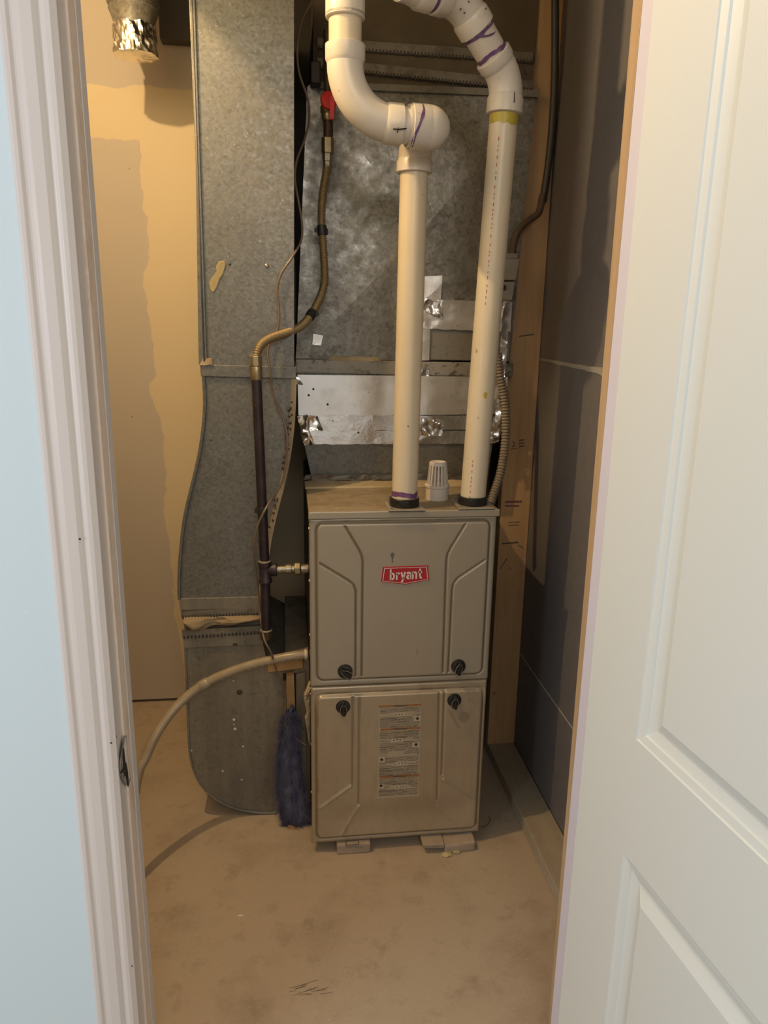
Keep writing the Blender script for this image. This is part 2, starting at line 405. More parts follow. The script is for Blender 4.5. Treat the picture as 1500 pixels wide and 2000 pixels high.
def solidify(o, t):
    md = o.modifiers.new('thickness', 'SOLIDIFY'); md.thickness = t; md.offset = -1
    return o
def catmull(pts, sub=8):
    pts = [Vector(p) for p in pts]
    q = [2*pts[0]-pts[1]] + pts + [2*pts[-1]-pts[-2]]
    out = []
    for i in range(1, len(q)-2):
        for k in range(sub):
            t = k/sub
            a, b, c, d = q[i-1], q[i], q[i+1], q[i+2]
            out.append(.5*((2*b) + (c-a)*t + (2*a-5*b+4*c-d)*t*t + (3*b-a-3*c+d)*t**3))
    out.append(pts[-1]); return out
def resample(pts, step):
    pts = [Vector(p) for p in pts]; out = [pts[0].copy()]; acc = 0
    for a, b in zip(pts, pts[1:]):
        l = (b-a).length
        if l < 1e-9: continue
        d = step-acc
        while d <= l:
            out.append(a + (b-a)*(d/l)); d += step
        acc = (acc + l) % step
    return out
def arc(c, u, v, r, a0, a1, n):
    c, u, v = Vector(c), Vector(u).normalized(), Vector(v).normalized()
    return [c + u*(r*math.cos(a0+(a1-a0)*k/n)) + v*(r*math.sin(a0+(a1-a0)*k/n)) for k in range(n+1)]
def elbow(p, din, dout, r, n=10):
    """arc points that turn from direction din to dout, with the two tangents meeting at p"""
    din, dout = Vector(din).normalized(), Vector(dout).normalized()
    ang = din.angle(dout); t = r*math.tan(ang/2)
    a = Vector(p) - din*t
    nrm = (dout - din*dout.dot(din)).normalized()
    c = a + nrm*r
    return [c - nrm*(r*math.cos(ang*k/n)) + din*(r*math.sin(ang*k/n)) for k in range(n+1)]
def text_mesh(body, size, m, loc, parent, name, xs=1.0, bold=0.0, extr=0.0004, rot=(math.pi/2, 0, 0), space=1.0):
    cu = bpy.data.curves.new(name, 'FONT'); cu.body = body; cu.size = size; cu.align_x = 'CENTER'; cu.align_y = 'CENTER'
    cu.extrude = extr; cu.offset = bold; cu.space_character = space
    t = bpy.data.objects.new(name+'_source', cu); COL.objects.link(t)
    bpy.context.view_layer.update()
    me = bpy.data.meshes.new_from_object(t.evaluated_get(bpy.context.evaluated_depsgraph_get()))
    bpy.data.objects.remove(t, do_unlink=True)
    me.transform(Matrix.Translation(Vector(loc)-ORIG[parent.name]) @ Euler(rot).to_matrix().to_4x4() @ Matrix.Diagonal((xs, 1, 1, 1)))
    me.materials.clear(); me.materials.append(m); me.name = name
    o = bpy.data.objects.new(name, me); COL.objects.link(o); ORIG[o.name] = ORIG[parent.name]; o.parent = parent
    return o
def crumple(q00, q10, q11, q01, nu, nv, amp, out=(0, -1, 0), scale=60, seed=0.0, rag=0.0):
    q00, q10, q11, q01 = map(Vector, (q00, q10, q11, q01)); out = Vector(out)
    def fn(u, v):
        p = (q00*(1-u)+q10*u)*(1-v) + (q01*(1-u)+q11*u)*v
        n1 = mnoise.noise(p*scale + Vector((seed, seed*2, 0)))
        n2 = abs(mnoise.noise(p*scale*.45 + Vector((seed*3, 1, seed))))
        d = amp*(.45*n1 + 1.5*(.5-n2))
        e = Vector((mnoise.noise(p*45+Vector((7, seed, 0))), 0, mnoise.noise(p*45+Vector((0, seed, 9)))))*rag
        return p + out*d + e
    return MB().grid(fn, nu, nv, smooth=False)

# ================================================================= SETTING
YF, YI = 1.017, 1.12          # front wall: hall face and closet face
JL, JR = -0.2514, 0.4956      # opening between the jambs
YB = 2.53                     # back wall
floor = MB().box(-2.6, 1.8, -2.2, 2.7, -.08, 0).build('floor', M_floor); tag(floor, kind='structure')
M_crack = mat('dark_scuff', (0.16, 0.115, 0.075), .8, 0, [('noise', 60, .4, .7, (.24, .18, .12), .7)])
def ribbon(mb, pts, w, z):
    for a, b in zip(pts, pts[1:]):
        d = (b-a); n = Vector((-d.y, d.x, 0)).normalized()*w*.5
        mb.quad(Vector((a.x, a.y, z))-n, Vector((b.x, b.y, z))-n, Vector((b.x, b.y, z))+n, Vector((a.x, a.y, z))+n)
mk = MB()
for i in range(16):
    a = Vector((.015 + random.uniform(-.03, .035), 1.265 + random.uniform(-.015, .02), 0))
    ribbon(mk, [a, a + Vector((random.uniform(.012, .03), random.uniform(.0, .008), 0))], .0011, .0006)
mk.build('scuff_marks', M_crack, floor, kind='stuff')

wall_back = MB().box(-.95, 1.3, YB, YB+.12, .012, 2.5).build('wall_back', M_back); tag(wall_back, kind='structure')
wall_left = MB().box(-.95, -.85, YI, YB+.12, 0, 2.5).build('wall_left', M_back); tag(wall_left, kind='structure')
wf = MB()
wf.box(-2.6, JL-.03, YF, YI, 0, 2.5); wf.box(JR+.03, 1.8, YF, YI, 0, 2.5); wf.box(JL-.03, JR+.03, YF, YI, 2.08, 2.5)
wall_front = wf.build('wall_front', M_wallout); tag(wall_front, kind='structure')
ceiling = MB().box(-.95, 1.3, YI, YB+.12, 2.44, 2.5).build('ceiling', M_dark_wood); tag(ceiling, kind='structure')
for y in (1.20, 2.02, 2.45):
    MB().box(-.85, .71, y-.019, y+.019, 2.375, 2.44).build('joist', M_dark_wood, ceiling)
MB().box(-.40, -.362, 1.475, 2.02, 2.190, 2.44).build('shade_block', M_dark_wood, ceiling)  # unseen piece added near the bulb to cast shade across the duct top

# right wall: backs of three drywall sheets between open studs on a bottom plate
wall_right = MB().box(.7235, .80, YI, YB, 0, 2.44).build('wall_right', M_dark_wood); tag(wall_right, kind='structure')
for z0, z1 in ((.039, .3505), (.3535, 1.2475), (1.2525, 2.435)):
    MB().box(.71, .7233, YI, YB, z0, z1).build('drywall_panel', M_paper, wall_right)
stud_far = MB().box(.621, .7095, 2.073, 2.111, .039, 2.43).build('stud', M_wood, wall_right, bevel=.002)
MB().hexa([(.4955, YI+.001, 0), (.535, YI+.001, 0), (.535, 1.131, 0), (.4955, 1.131, 0), (.4955, YI+.001, 2.43), (.535, YI+.001, 2.43), (.535, 1.160, 2.43), (.4955, 1.160, 2.43)]).build('stud', M_wood_edge, wall_right, bevel=.0015, label='raw planed stud edge beside the doorway')
MB().box(.624, .7095, YI+.001, 2.5, 0, .0385).build('bottom_plate', M_plate_wood, wall_right, bevel=.002)
# squeezed joint compound at the upper seam, thin line at the lower one
mb = MB()
ys = np.linspace(1.60, 2.071, 40)
prev = None
for i, y in enumerate(ys):
    t = (2.071-y)/.47
    w = .004 + .010*t**1.2 + .008*max(0, mnoise.noise(Vector((y*18, 0, 3))))*t
    top = 1.2535 + .002*mnoise.noise(Vector((y*30, 2, 0)))
    cur = (Vector((.7095-.004-.006*t, y, top)), Vector((.7085-.003*t, y, top-w)), Vector((.7105, y, top+.001)), Vector((.7105, y, top-w-.002)))
    if prev:
        mb.quad(prev[0], cur[0], cur[1], prev[1]); mb.quad(prev[2], cur[2], cur[0], prev[0]); mb.quad(prev[1], cur[1], cur[3], prev[3])
    prev = cur
mb.build('joint_compound', M_mud, wall_right)
MB().box(.7085, .7105, 1.2, 2.071, .3503, .3537).build('seam_line', M_mud, wall_right)
# mill stamps and pencil strokes on the far stud
text_mesh('2', .022, M_ink, P(1003, 868, 2.072), stud_far, 'stamp_figure')
mb = MB()
def stamp(px0, py0, px1, py1, t=.0016):
    a, b = P(px0, py0, 2.0725), P(px1, py1, 2.0725)
    d = (b-a).normalized(); n = Vector((-d.z, 0, d.x))*t
    mb.hexa([a-n+Vector((0, .0006, 0)), b-n+Vector((0, .0006, 0)), b-n-Vector((0, .0006, 0)), a-n-Vector((0, .0006, 0)),
             a+n+Vector((0, .0006, 0)), b+n+Vector((0, .0006, 0)), b+n-Vector((0, .0006, 0)), a+n-Vector((0, .0006, 0))])
stamp(997, 877, 1010, 876, .001)
for k in range(3):
    stamp(1014, 860+k*6, 1024, 859+k*6, .0015)
for px, py, w in ((993, 1020, 22), (993, 1026, 20)):
    stamp(px, py, px+w, py-1, .0006)
stamp(980, 1062, 1012, 1059, .002); stamp(977, 1111, 990, 1091, .0013); stamp(1014, 657, 1043, 653, .0016); stamp(1012, 1064, 1022, 1070, .0008)
mb.build('stamp_mark', M_ink, stud_far)
M_pstamp = mat('purple_mill_ink', (0.12, 0.04, 0.07), .7)
mb = MB()
for k in range(7):
    stamp(987+k*4.7, 980.5-.2*k, 990.5+k*4.7, 980.3-.2*k, .0028 if k % 2 else .0022)
    if k < 6: stamp(987+k*4.7, 988, 990.2+k*4.7, 987.8, .0020)
mb.build('purple_stamp', M_pstamp, stud_far)

# left casing with a moulded profile
prof = [(-.316, 0), (-.316, .013), (-.3125, .0165), (-.307, .0165), (-.3035, .0135), (-.300, .013), (-.297, .0155), (-.292, .0165), (-.279, .0155), (-.2745, .0125), (-.2720, .0105), (-.2690, .0115), (-.2655, .0135), (-.2600, .0125), (-.2560, .0095), (-.2530, .0075), (-.2530, 0)]
mb = MB()
a = [mb.bm.verts.new((x, YF-t, 0)) for x, t in prof]; b = [mb.bm.verts.new((x, YF-t, 2.14)) for x, t in prof]
for i in range(len(prof)-1): mb.bm.faces.new((a[i], a[i+1], b[i+1], b[i]))
mb.bm.faces.new(a); mb.bm.faces.new(b[::-1])
trim1 = mb.build('trim_1', M_white, bevel=.0008); tag(trim1, kind='structure')
mb = MB()   # jamb board with the door rabbet in front of a proud worn stop
mb.box(JL-.02, JL-.004, YF-.002, YI, 0, 2.06)
trim2 = mb.build('trim_2', M_jamb, bevel=.001); tag(trim2, kind='structure')
MB().box(JL-.0045, JL-.0005, 1.056, 1.0915, 0, 2.05).build('door_stop', M_jamb_worn, trim2, bevel=.0012)
MB().box(JL-.0045, JL+.0002, 1.0925, YI+.001, 0, 2.05).build('jamb_edge', M_jamb, trim2, bevel=.0008)
# torn latch hole in the jamb edge: bent strip of metal in a ragged recess
def J(px, py): return PX(px, py, JL-.003)
mb = MB()
out = [(238, 1438), (243, 1436), (246, 1470), (249, 1500), (252, 1520), (247, 1538), (240, 1530), (232, 1520), (229, 1495), (233, 1468)]
c0 = J(240, 1490)
ring = [mb.bm.verts.new(J(x, y)+Vector((.0028, 0, 0))) for x, y in out]
cen = mb.bm.verts.new(c0 + Vector((-.001, 0, 0)))
for i in range(len(ring)): mb.bm.faces.new((ring[i], ring[(i+1) % len(ring)], cen))
mb.build('torn_latch_hole', M_ash, trim2)
mb = MB()
for q in (((236, 1462), (238, 1490), (240, 1515)), ((241, 1490), (243, 1510), (246, 1534)), ((231, 1510), (236, 1504), (240, 1506))):
    mb.tube([J(*p)+Vector((.0035, 0, 0)) for p in q], [.001, .0022, .0012], 6)
mb.build('bent_metal_sliver', M_black, trim2)
for px, py in ((217, 1451), (258, 1887), (156, 1053)):
    q = P(px, py, YF-.0155)
    MB().lathe(q, [(.0016, 0), (.0008, .0006)], axis=(0, -1, 0), seg=6).build('nail_hole', M_black, trim1)
trim3 = MB().box(JR, JR+.02, YF-.002, YI, 0, 2.06).build('trim_3', M_lilac, bevel=.001); tag(trim3, kind='structure')

# open door, hinged on the right jamb and swung into the hall
DA = math.radians(6.6)
D0 = Vector((.475, 1.04, 0)); DU = Vector((math.sin(DA), -math.cos(DA), 0)); DN = Vector((-math.cos(DA), -math.sin(DA), 0))   # DN: out of the visible face
def D(u, z, o=0.0): return D0 + DU*u + DN*o + Vector((0, 0, z))
DW, DZ0, DZ1, DT = .745, .012, 2.03, .035
mb = MB()
us = [0, .137, .608, DW]; zs = [DZ0, .20, .583, .773, 1.90, DZ1]
for i in range(3):
    for j in range(5):
        if i == 1 and j in (1, 3): continue
        mb.quad(D(us[i], zs[j]), D(us[i+1], zs[j]), D(us[i+1], zs[j+1]), D(us[i], zs[j+1]))
# moulded panels: ogee slope down, flat, slope up to the raised field
for z0, z1 in ((.20, .583), (.773, 1.90)):
    steps = [(0, 0), (.0015, -.0022), (.013, -.0042), (.0145, -.0072), (.028, -.0105), (.0295, -.0108), (.0335, -.0100), (.050, -.0022), (.0515, -.0015)]
    for (i0, o0), (i1, o1) in zip(steps, steps[1:]):
        r0 = [(us[1]+i0, z0+i0), (us[2]-i0, z0+i0), (us[2]-i0, z1-i0), (us[1]+i0, z1-i0)]
        r1 = [(us[1]+i1, z0+i1), (us[2]-i1, z0+i1), (us[2]-i1, z1-i1), (us[1]+i1, z1-i1)]
        for k in range(4):
            mb.quad(D(*r0[k], o0), D(*r0[(k+1) % 4], o0), D(*r1[(k+1) % 4], o1), D(*r1[k], o1))
    mb.quad(D(*r1[0], o1), D(*r1[1], o1), D(*r1[2], o1), D(*r1[3], o1))
for (u0, u1) in ((0, DW),):
    mb.quad(D(0, DZ0), D(0, DZ1), D(0, DZ1, -DT), D(0, DZ0, -DT)); mb.quad(D(DW, DZ0), D(DW, DZ0, -DT), D(DW, DZ1, -DT), D(DW, DZ1))
    mb.quad(D(0, DZ0), D(0, DZ0, -DT), D(DW, DZ0, -DT), D(DW, DZ0)); mb.quad(D(0, DZ1), D(DW, DZ1), D(DW, DZ1, -DT), D(0, DZ1, -DT))
    mb.quad(D(0, DZ0, -DT), D(0, DZ1, -DT), D(DW, DZ1, -DT), D(DW, DZ0, -DT))
bmesh.ops.remove_doubles(mb.bm, verts=mb.bm.verts[:], dist=1e-5)
door = mb.build('door_1', M_door, origin=D0); tag(door, kind='structure')
for z in (.25, 1.05, 1.82):
    MB().lathe(D0 + Vector((.0275, .006, z-.045)), [(.0055, 0), (.0055, .09)], seg=12).build('hinge', M_nickel, door)

# dark wood block above, behind the capped vent
blk = MB().box(-.345, -.19, 2.48, 2.529, 2.122, 2.25).build('ceiling_blocking', mat('grimy_grey_lumber', (.085, .075, .065), .8), bevel=.003)
tag(blk, 'dark horizontal wood block on the back wall behind the capped vent', 'lumber')
BULBH = thing('bulb_holder', (BULB.x, BULB.y, 2.44), 'porcelain bulb holder on the closet ceiling above the return duct', 'light')
MB().lathe((BULB.x, BULB.y, 2.385), [(.030, 0), (.05, .035), (.055, .055)], seg=20).build('socket', M_pvc, BULBH)
MB().lathe((BULB.x, BULB.y, BULB.z+.04), [(.012, 0), (.014, .004), (.014, .045)], seg=14).build('bulb_cap', M_nickel, BULBH)

# ================================================================= FURNACE
FX0, FX1, FY, FZ0, FZ1 = .048, .4935, 1.675, .031, .920
furn = thing('furnace', ((FX0+FX1)/2, 2.04, FZ0), 'taupe steel gas furnace with red badge, standing on blocks in the closet', 'furnace')
mb = MB().box(FX0+.003, FX1-.003, FY+.020, 2.41, FZ0, FZ1-.012)
mb.build('cabinet', M_furn_side, furn, bevel=.003)
mb = MB().box(FX0-.001, FX1+.004, FY-.004, 2.01, FZ1-.016, FZ1)
cap = mb.build('top_panel', M_furn_top, furn, bevel=.003)
MB().box(FX0-.002, FX1+.005, FY-.0065, FY+.001, FZ1-.0165, FZ1+.0005).build('top_lip', M_furn, furn, bevel=.002)

def sdseg(X, Z, a, b):
    ax, az = a; bx, bz = b
    dx, dz = bx-ax, bz-az
    t = np.clip(((X-ax)*dx+(Z-az)*dz)/(dx*dx+dz*dz), 0, 1)
    return np.hypot(X-ax-t*dx, Z-az-t*dz)
def sdpoly(X, Z, pts):
    d = np.full(X.shape, 9.)
    for a, b in zip(pts, pts[1:]): d = np.minimum(d, sdseg(X, Z, a, b))
    return d
def sdrr(X, Z, x0, x1, z0, z1, r):
    qx = np.abs(X-(x0+x1)/2)-((x1-x0)/2-r); qz = np.abs(Z-(z0+z1)/2)-((z1-z0)/2-r)
    return np.hypot(np.maximum(qx, 0), np.maximum(qz, 0)) + np.minimum(np.maximum(qx, qz), 0) - r
def sstep(a, b, x):
    t = np.clip((x-a)/(b-a), 0, 1); return t*t*(3-2*t)
def pressed_door(name, m, x0, x1, z0, z1, y, hfun, step=.0019):
    nx = int((x1-x0)/step); nz = int((z1-z0)/step)
    xs = np.linspace(x0, x1, nx); zs = np.linspace(z0, z1, nz)
    X, Z = np.meshgrid(xs, zs)
    H, G = hfun(X, Z)
    edge = np.minimum(np.minimum(X-x0, x1-X), np.minimum(Z-z0, z1-Z))
    Y = y - H + .003*(1-sstep(0, .004, edge))
    V = np.stack([X, Y, Z], -1).reshape(-1, 3)
    idx = np.arange(nx*nz).reshape(nz, nx)
    q = np.stack([idx[:-1, :-1], idx[:-1, 1:], idx[1:, 1:], idx[1:, :-1]], -1).reshape(-1, 4)
    rim = np.concatenate([idx[0, :], idx[1:, -1], idx[-1, -2::-1], idx[-2:0:-1, 0]])
    VR = V[rim].copy(); VR[:, 1] = y+.0195
    b0 = len(V); n = len(rim); r2 = np.arange(n)+b0
    q2 = np.stack([rim, r2, np.roll(r2, -1), np.roll(rim, -1)], -1)
    V = np.concatenate([V, VR]) - np.array(ORIG[furn.name])
    F = np.concatenate([q, q2])
    me = bpy.data.meshes.new(name)
    me.from_pydata(V.tolist(), [], F.tolist())
    me.polygons.foreach_set('use_smooth', [True]*len(F))
    me.materials.append(m); me.update()
    at = me.attributes.new('grime_and_groove_tone', 'FLOAT', 'POINT')
    at.data.foreach_set('value', np.concatenate([np.clip(G, 0, 1).reshape(-1), np.zeros(n)]).astype(np.float32))
    o = bpy.data.objects.new(name, me); COL.objects.link(o); o.parent = furn; ORIG[o.name] = ORIG[furn.name]
    return o
def pl2(pts): return [XZ(x, y, FY) for x, y in pts]
UL, UR = XZ(622, 1027, FY), XZ(957, 1315, FY)
gA = pl2([(672, 1024), (700, 1071), (706, 1083), (708.5, 1094), (706, 1331)])
gB = pl2([(620, 1097), (680, 1133), (690, 1141), (695, 1153), (694, 1331)])
gC = pl2([(914, 1014), (880, 1069), (873.5, 1082), (871.5, 1096), (864, 1322)])
gD = pl2([(960, 1084), (893, 1129), (885, 1139), (882.5, 1152), (874.5, 1322)])
ZS = XZ(607, 1343, FY)[1]      # seam between the doors
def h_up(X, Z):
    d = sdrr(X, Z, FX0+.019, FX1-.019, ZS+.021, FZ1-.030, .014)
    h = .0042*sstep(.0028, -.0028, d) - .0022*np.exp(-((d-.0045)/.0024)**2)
    G = .85*np.exp(-((d-.0035)/.0022)**2)  # darker along the panel outline
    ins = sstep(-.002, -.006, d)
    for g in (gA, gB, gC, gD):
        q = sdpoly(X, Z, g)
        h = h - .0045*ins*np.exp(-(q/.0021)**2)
        G = np.maximum(G, .9*ins*np.exp(-(q/.0017)**2))  # darker along the pressed grooves
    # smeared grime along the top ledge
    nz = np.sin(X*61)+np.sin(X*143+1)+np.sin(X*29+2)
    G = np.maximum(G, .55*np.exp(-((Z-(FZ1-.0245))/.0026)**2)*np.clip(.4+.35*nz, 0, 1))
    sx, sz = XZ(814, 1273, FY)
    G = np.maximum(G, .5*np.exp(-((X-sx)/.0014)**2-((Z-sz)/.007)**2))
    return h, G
upper = pressed_door('upper_door', M_furn, FX0, FX1, ZS+.0015, FZ1-.0165, FY, h_up)
lz0, lz1 = FZ0-.001, ZS-.0015
rA = pl2([(689, 1360), (688, 1532)]); rB = pl2([(702, 1362), (700, 1568)])
rC = pl2([(868, 1350), (862, 1510)]); rD = pl2([(857.5, 1352), (853, 1560)])
r1 = pl2([(623, 1577), (686, 1532)]); r2 = pl2([(666, 1629), (700, 1574)])
r3 = pl2([(866, 1520), (924, 1554)]); r4 = pl2([(853, 1574), (876, 1598)])
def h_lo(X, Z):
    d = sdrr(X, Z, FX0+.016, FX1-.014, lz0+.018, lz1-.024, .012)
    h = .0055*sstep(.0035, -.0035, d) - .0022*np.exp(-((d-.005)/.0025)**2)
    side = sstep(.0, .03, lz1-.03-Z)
    G = .75*np.exp(-((d-.0042)/.0024)**2)*side  # darker along the panel outline below its top edge
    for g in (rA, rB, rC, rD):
        q = sdpoly(X, Z, g); h = h - .0030*np.exp(-(q/.0026)**2); G = np.maximum(G, .45*np.exp(-(q/.0018)**2))  # grooves pressed in and given a darker tone
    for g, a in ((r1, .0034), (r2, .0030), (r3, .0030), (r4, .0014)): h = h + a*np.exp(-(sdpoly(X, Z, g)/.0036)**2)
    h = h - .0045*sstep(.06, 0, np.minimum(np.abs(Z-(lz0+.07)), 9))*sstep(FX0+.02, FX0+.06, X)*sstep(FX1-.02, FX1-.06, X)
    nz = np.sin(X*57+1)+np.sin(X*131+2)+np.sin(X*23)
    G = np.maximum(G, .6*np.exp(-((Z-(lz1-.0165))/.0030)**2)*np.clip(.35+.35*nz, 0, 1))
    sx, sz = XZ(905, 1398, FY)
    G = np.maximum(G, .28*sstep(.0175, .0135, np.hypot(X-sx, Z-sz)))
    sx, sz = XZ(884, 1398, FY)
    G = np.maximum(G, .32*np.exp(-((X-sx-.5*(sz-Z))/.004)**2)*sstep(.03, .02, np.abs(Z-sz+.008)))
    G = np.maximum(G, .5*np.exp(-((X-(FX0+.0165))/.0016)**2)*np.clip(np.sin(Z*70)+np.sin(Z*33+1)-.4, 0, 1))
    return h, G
lower = pressed_door('lower_door', M_furn_low, FX0+.0005, FX1-.0015, lz0, lz1, FY, h_lo)

def latch_knob(px, py, ang):
    c = P(px, py, FY-.004)
    k = MB().lathe(c+Vector((0, .006, 0)), [(.0185, 0), (.0188, .006), (.017, .011), (.010, .0125)], axis=(0, -1, 0), seg=28).build('latch_knob', M_black, furn)
    dx, dz = math.cos(ang), math.sin(ang)
    mb = MB()
    def q(t, w, y): return (c.x + dx*t - dz*w, c.y-y, c.z + dz*t + dx*w)
    mb.hexa([q(-.016, -.0055, .004), q(.020, -.008, .004), q(.020, .008, .004), q(-.016, .0055, .004),
             q(-.014, -.0022, .021), q(.019, -.0028, .019), q(.019, .0028, .019), q(-.014, .0022, .021)])
    mb.build('grip', M_black, k, bevel=.0015)
    mb = MB()
    for s in (-1, 1):
        mb.tube([q(-.013, s*.003, .0195), q(0, s*.0075, .012), q(.014, s*.0085, .009)], [.0007, .0008, .0007], 6)
    mb.build('worn_edge', M_greyp, k)
    mb = MB(); mb.hexa([q(.017, -.0085, .003), q(.0225, -.0065, .003), q(.0225, .0065, .003), q(.017, .0085, .003), q(.017, -.0035, .0195), q(.0205, -.003, .018), q(.0205, .003, .018), q(.017, .0035, .0195)])
    mb.build('grip_tip', M_greyp, k, bevel=.001)
latch_knob(674, 1311, math.radians(-42)); latch_knob(895, 1301, math.radians(-93))
latch_knob(670, 1380, math.radians(-86)); latch_knob(887, 1367, math.radians(-88))

# red badge with white border line and lettering
BY = FY-.0047
def bq(px, py): return XZ(px, py, FY)
b_out = [bq(747.5, 1106), bq(835, 1102.8), bq(837.5, 1130.5), bq(792, 1140), bq(743.5, 1135)]
badge = MB().prism(b_out, BY-.0016, BY+.0015).build('badge', M_badge, furn, bevel=.0004)
cx = sum(p[0] for p in b_out)/5; cz = sum(p[1] for p in b_out)/5
def shr(f): return [(cx+(x-cx)*f, cz+(z-cz)*(1-(1-f)*2.1)) for x, z in b_out]
mb = MB(); o_, i_ = shr(.945), shr(.918)
for k in range(5):
    k2 = (k+1) % 5
    mb.quad(*[(p[0], BY-.0020, p[1]) for p in (o_[k], o_[k2], i_[k2], i_[k])])
mb.build('badge_outline', M_badge_white, badge)
lt = P(791.5, 1122.5, FY)
GLYPH = [  # condensed lower-case lettering as stroked outlines: (advance, strokes)
    (.64, [[(.10, 0), (.10, 1.0)], [(.10, .09), (.30, .09), (.42, .16), (.45, .27), (.45, .42), (.42, .53), (.30, .60), (.10, .60)]]),
    (.50, [[(.10, 0), (.10, .69)], [(.10, .46), (.20, .57), (.40, .595)]]),
    (.58, [[(.07, .69), (.25, .06)], [(.46, .69), (.27, .06), (.20, -.15), (.05, -.17)]]),
    (.60, [[(.08, .50), (.14, .59), (.28, .605), (.40, .56), (.43, .45), (.43, 0)], [(.43, .36), (.20, .34), (.09, .25), (.09, .15), (.18, .075), (.30, .09), (.43, .18)]]),
    (.64, [[(.10, 0), (.10, .69)], [(.10, .46), (.20, .58), (.34, .605), (.43, .55), (.46, .42), (.46, 0)]]),
    (.46, [[(.20, .92), (.20, .20), (.26, .09), (.42, .09)], [(.02, .60), (.42, .60)]])]
mb = MB(); GS = .0275; total = sum(a for a, _ in GLYPH); gx = -total/2+.04
def gp(x, z): return Vector((lt.x + x*GS*.84, BY-.0023, lt.z - .0095 + z*GS + x*GS*.84*.03))
for adv, strokes in GLYPH:
    for st_ in strokes:
        pts = [Vector((gx+x, z)) for x, z in st_]; w = .085; off = []
        for k in range(len(pts)):
            d = (pts[min(k+1, len(pts)-1)]-pts[max(k-1, 0)]).normalized()
            off.append((pts[k]+Vector((-d.y, d.x))*w, pts[k]-Vector((-d.y, d.x))*w))
        for (a, b), (c, d) in zip(off, off[1:]): mb.quad(gp(*a), gp(*b), gp(*d), gp(*c))
    gx += adv
mb.build('badge_lettering', M_badge_white, badge, kind='stuff')
# small dark stain above the badge
st = P(766, 1084, FY)
MB().prism([(st.x+.0052*math.cos(a)*(1 if math.sin(a) > -.3 else .6), st.z+.0075*math.sin(a)) for a in np.linspace(0, 2*math.pi, 14, endpoint=False)], FY-.0046, FY-.0040).build('stain', mat('grey_stain', (.13, .115, .09), .5), upper)
MB().box(st.x-.0014, st.x+.0014, FY-.0046, FY-.0040, st.z-.018, st.z-.006).build('stain', bpy.data.materials['grey_stain'], upper)

# warning label with unreadably small print
LY = FY-.0058
lab = [bq(739.5, 1375.5), bq(822, 1371.8), bq(817, 1552), bq(736.5, 1557)]
label = MB().prism(lab, LY-.0006, LY+.004).build('warning_label', M_label, furn)
def lq(u, v):
    a = Vector(lab[0]).lerp(Vector(lab[1]), u); b = Vector(lab[3]).lerp(Vector(lab[2]), u)
    return a.lerp(b, v)
def lrect(mb, u0, u1, v0, v1, o=.0009):
    mb.quad(*[(p.x, LY-o, p.y) for p in (lq(u0, v0), lq(u1, v0), lq(u1, v1), lq(u0, v1))])
for v in (.0, .243, .755):
    mb = MB(); lrect(mb, .0 if v == 0 else .05, 1.0, v, v+.022); mb.build('header_bar', M_orange, label)
def pale(u0, u1, v0, v1):
    mb = MB(); lrect(mb, u0, u1, v0, v1); mb.build('pale_box', M_label_lt, label)
for u0, u1, v in ((.34, .60, .086), (.31, .57, .353), (.44, .68, .605), (.42, .66, .868)): pale(u0, u1, v, v+.036)
pale(.84, .99, .125, .18); pale(.82, .98, .405, .46); pale(.02, .15, .545, .60); pale(.02, .14, .83, .88)
mb = MB()
skip = [(.0, .026), (.243, .268), (.755, .78)]
v = .035
rr = random.Random(3)
while v < .975:
    if not any(a-.004 < v < b for a, b in skip):
        segs = []
        u = .03
        while u < .95:
            l = rr.uniform(.12, .5); segs.append((u, min(.97, u+l))); u += l + rr.uniform(.01, .04)
        for a, b in segs:
            ok = True
            for (x0, x1, y0) in ((.34, .60, .086), (.31, .57, .353), (.44, .68, .605), (.42, .66, .868)):
                if y0-.006 < v < y0+.04 and b > x0-.02 and a < x1+.02: ok = False
            for (x0, x1, y0, y1) in ((.84, .99, .125, .18), (.82, .98, .405, .46), (.02, .15, .545, .60), (.02, .14, .83, .88)):
                if y0 < v < y1 and b > x0-.01 and a < x1+.01:
                    if x0 > .5: b = x0-.02
                    else: a = x1+.02
            if .485 < v < .545 and not (a > .6 or b < .3): ok = False
            if ok and b-a > .03: lrect(mb, a, b, v, v+(.0032 if rr.random() < .75 else .0058), .0011)
    v += .0115
for v0 in (.006, .248, .761): lrect(mb, .36, .68, v0, v0+.011, .0013)
for u0, v0 in ((.38, .098), (.46, .095), (.53, .098), (.35, .365), (.43, .36), (.50, .365), (.48, .617), (.56, .617), (.63, .617), (.45, .88), (.53, .88), (.60, .88)): lrect(mb, u0, u0+.035, v0, v0+.012, .0013)
mb.build('print_line', M_ink, label, kind='stuff')
# small hazard pictograms
for u0, v0 in ((.915, .152), (.90, .43), (.085, .572), (.08, .855)):
    mb = MB()
    for k in range(5):
        a = 2*math.pi*k/5 + .4
        p = lq(u0, v0); q = Vector((p.x + .0052*math.cos(a), p.y + .0052*math.sin(a))); n = Vector((-math.sin(a), math.cos(a)))*.0013
        mb.quad(*[(s.x, LY-.0014, s.y) for s in (p-n, q-n*.8, q+n*.8, p+n)])
    mb.build('pictogram', M_black, label)

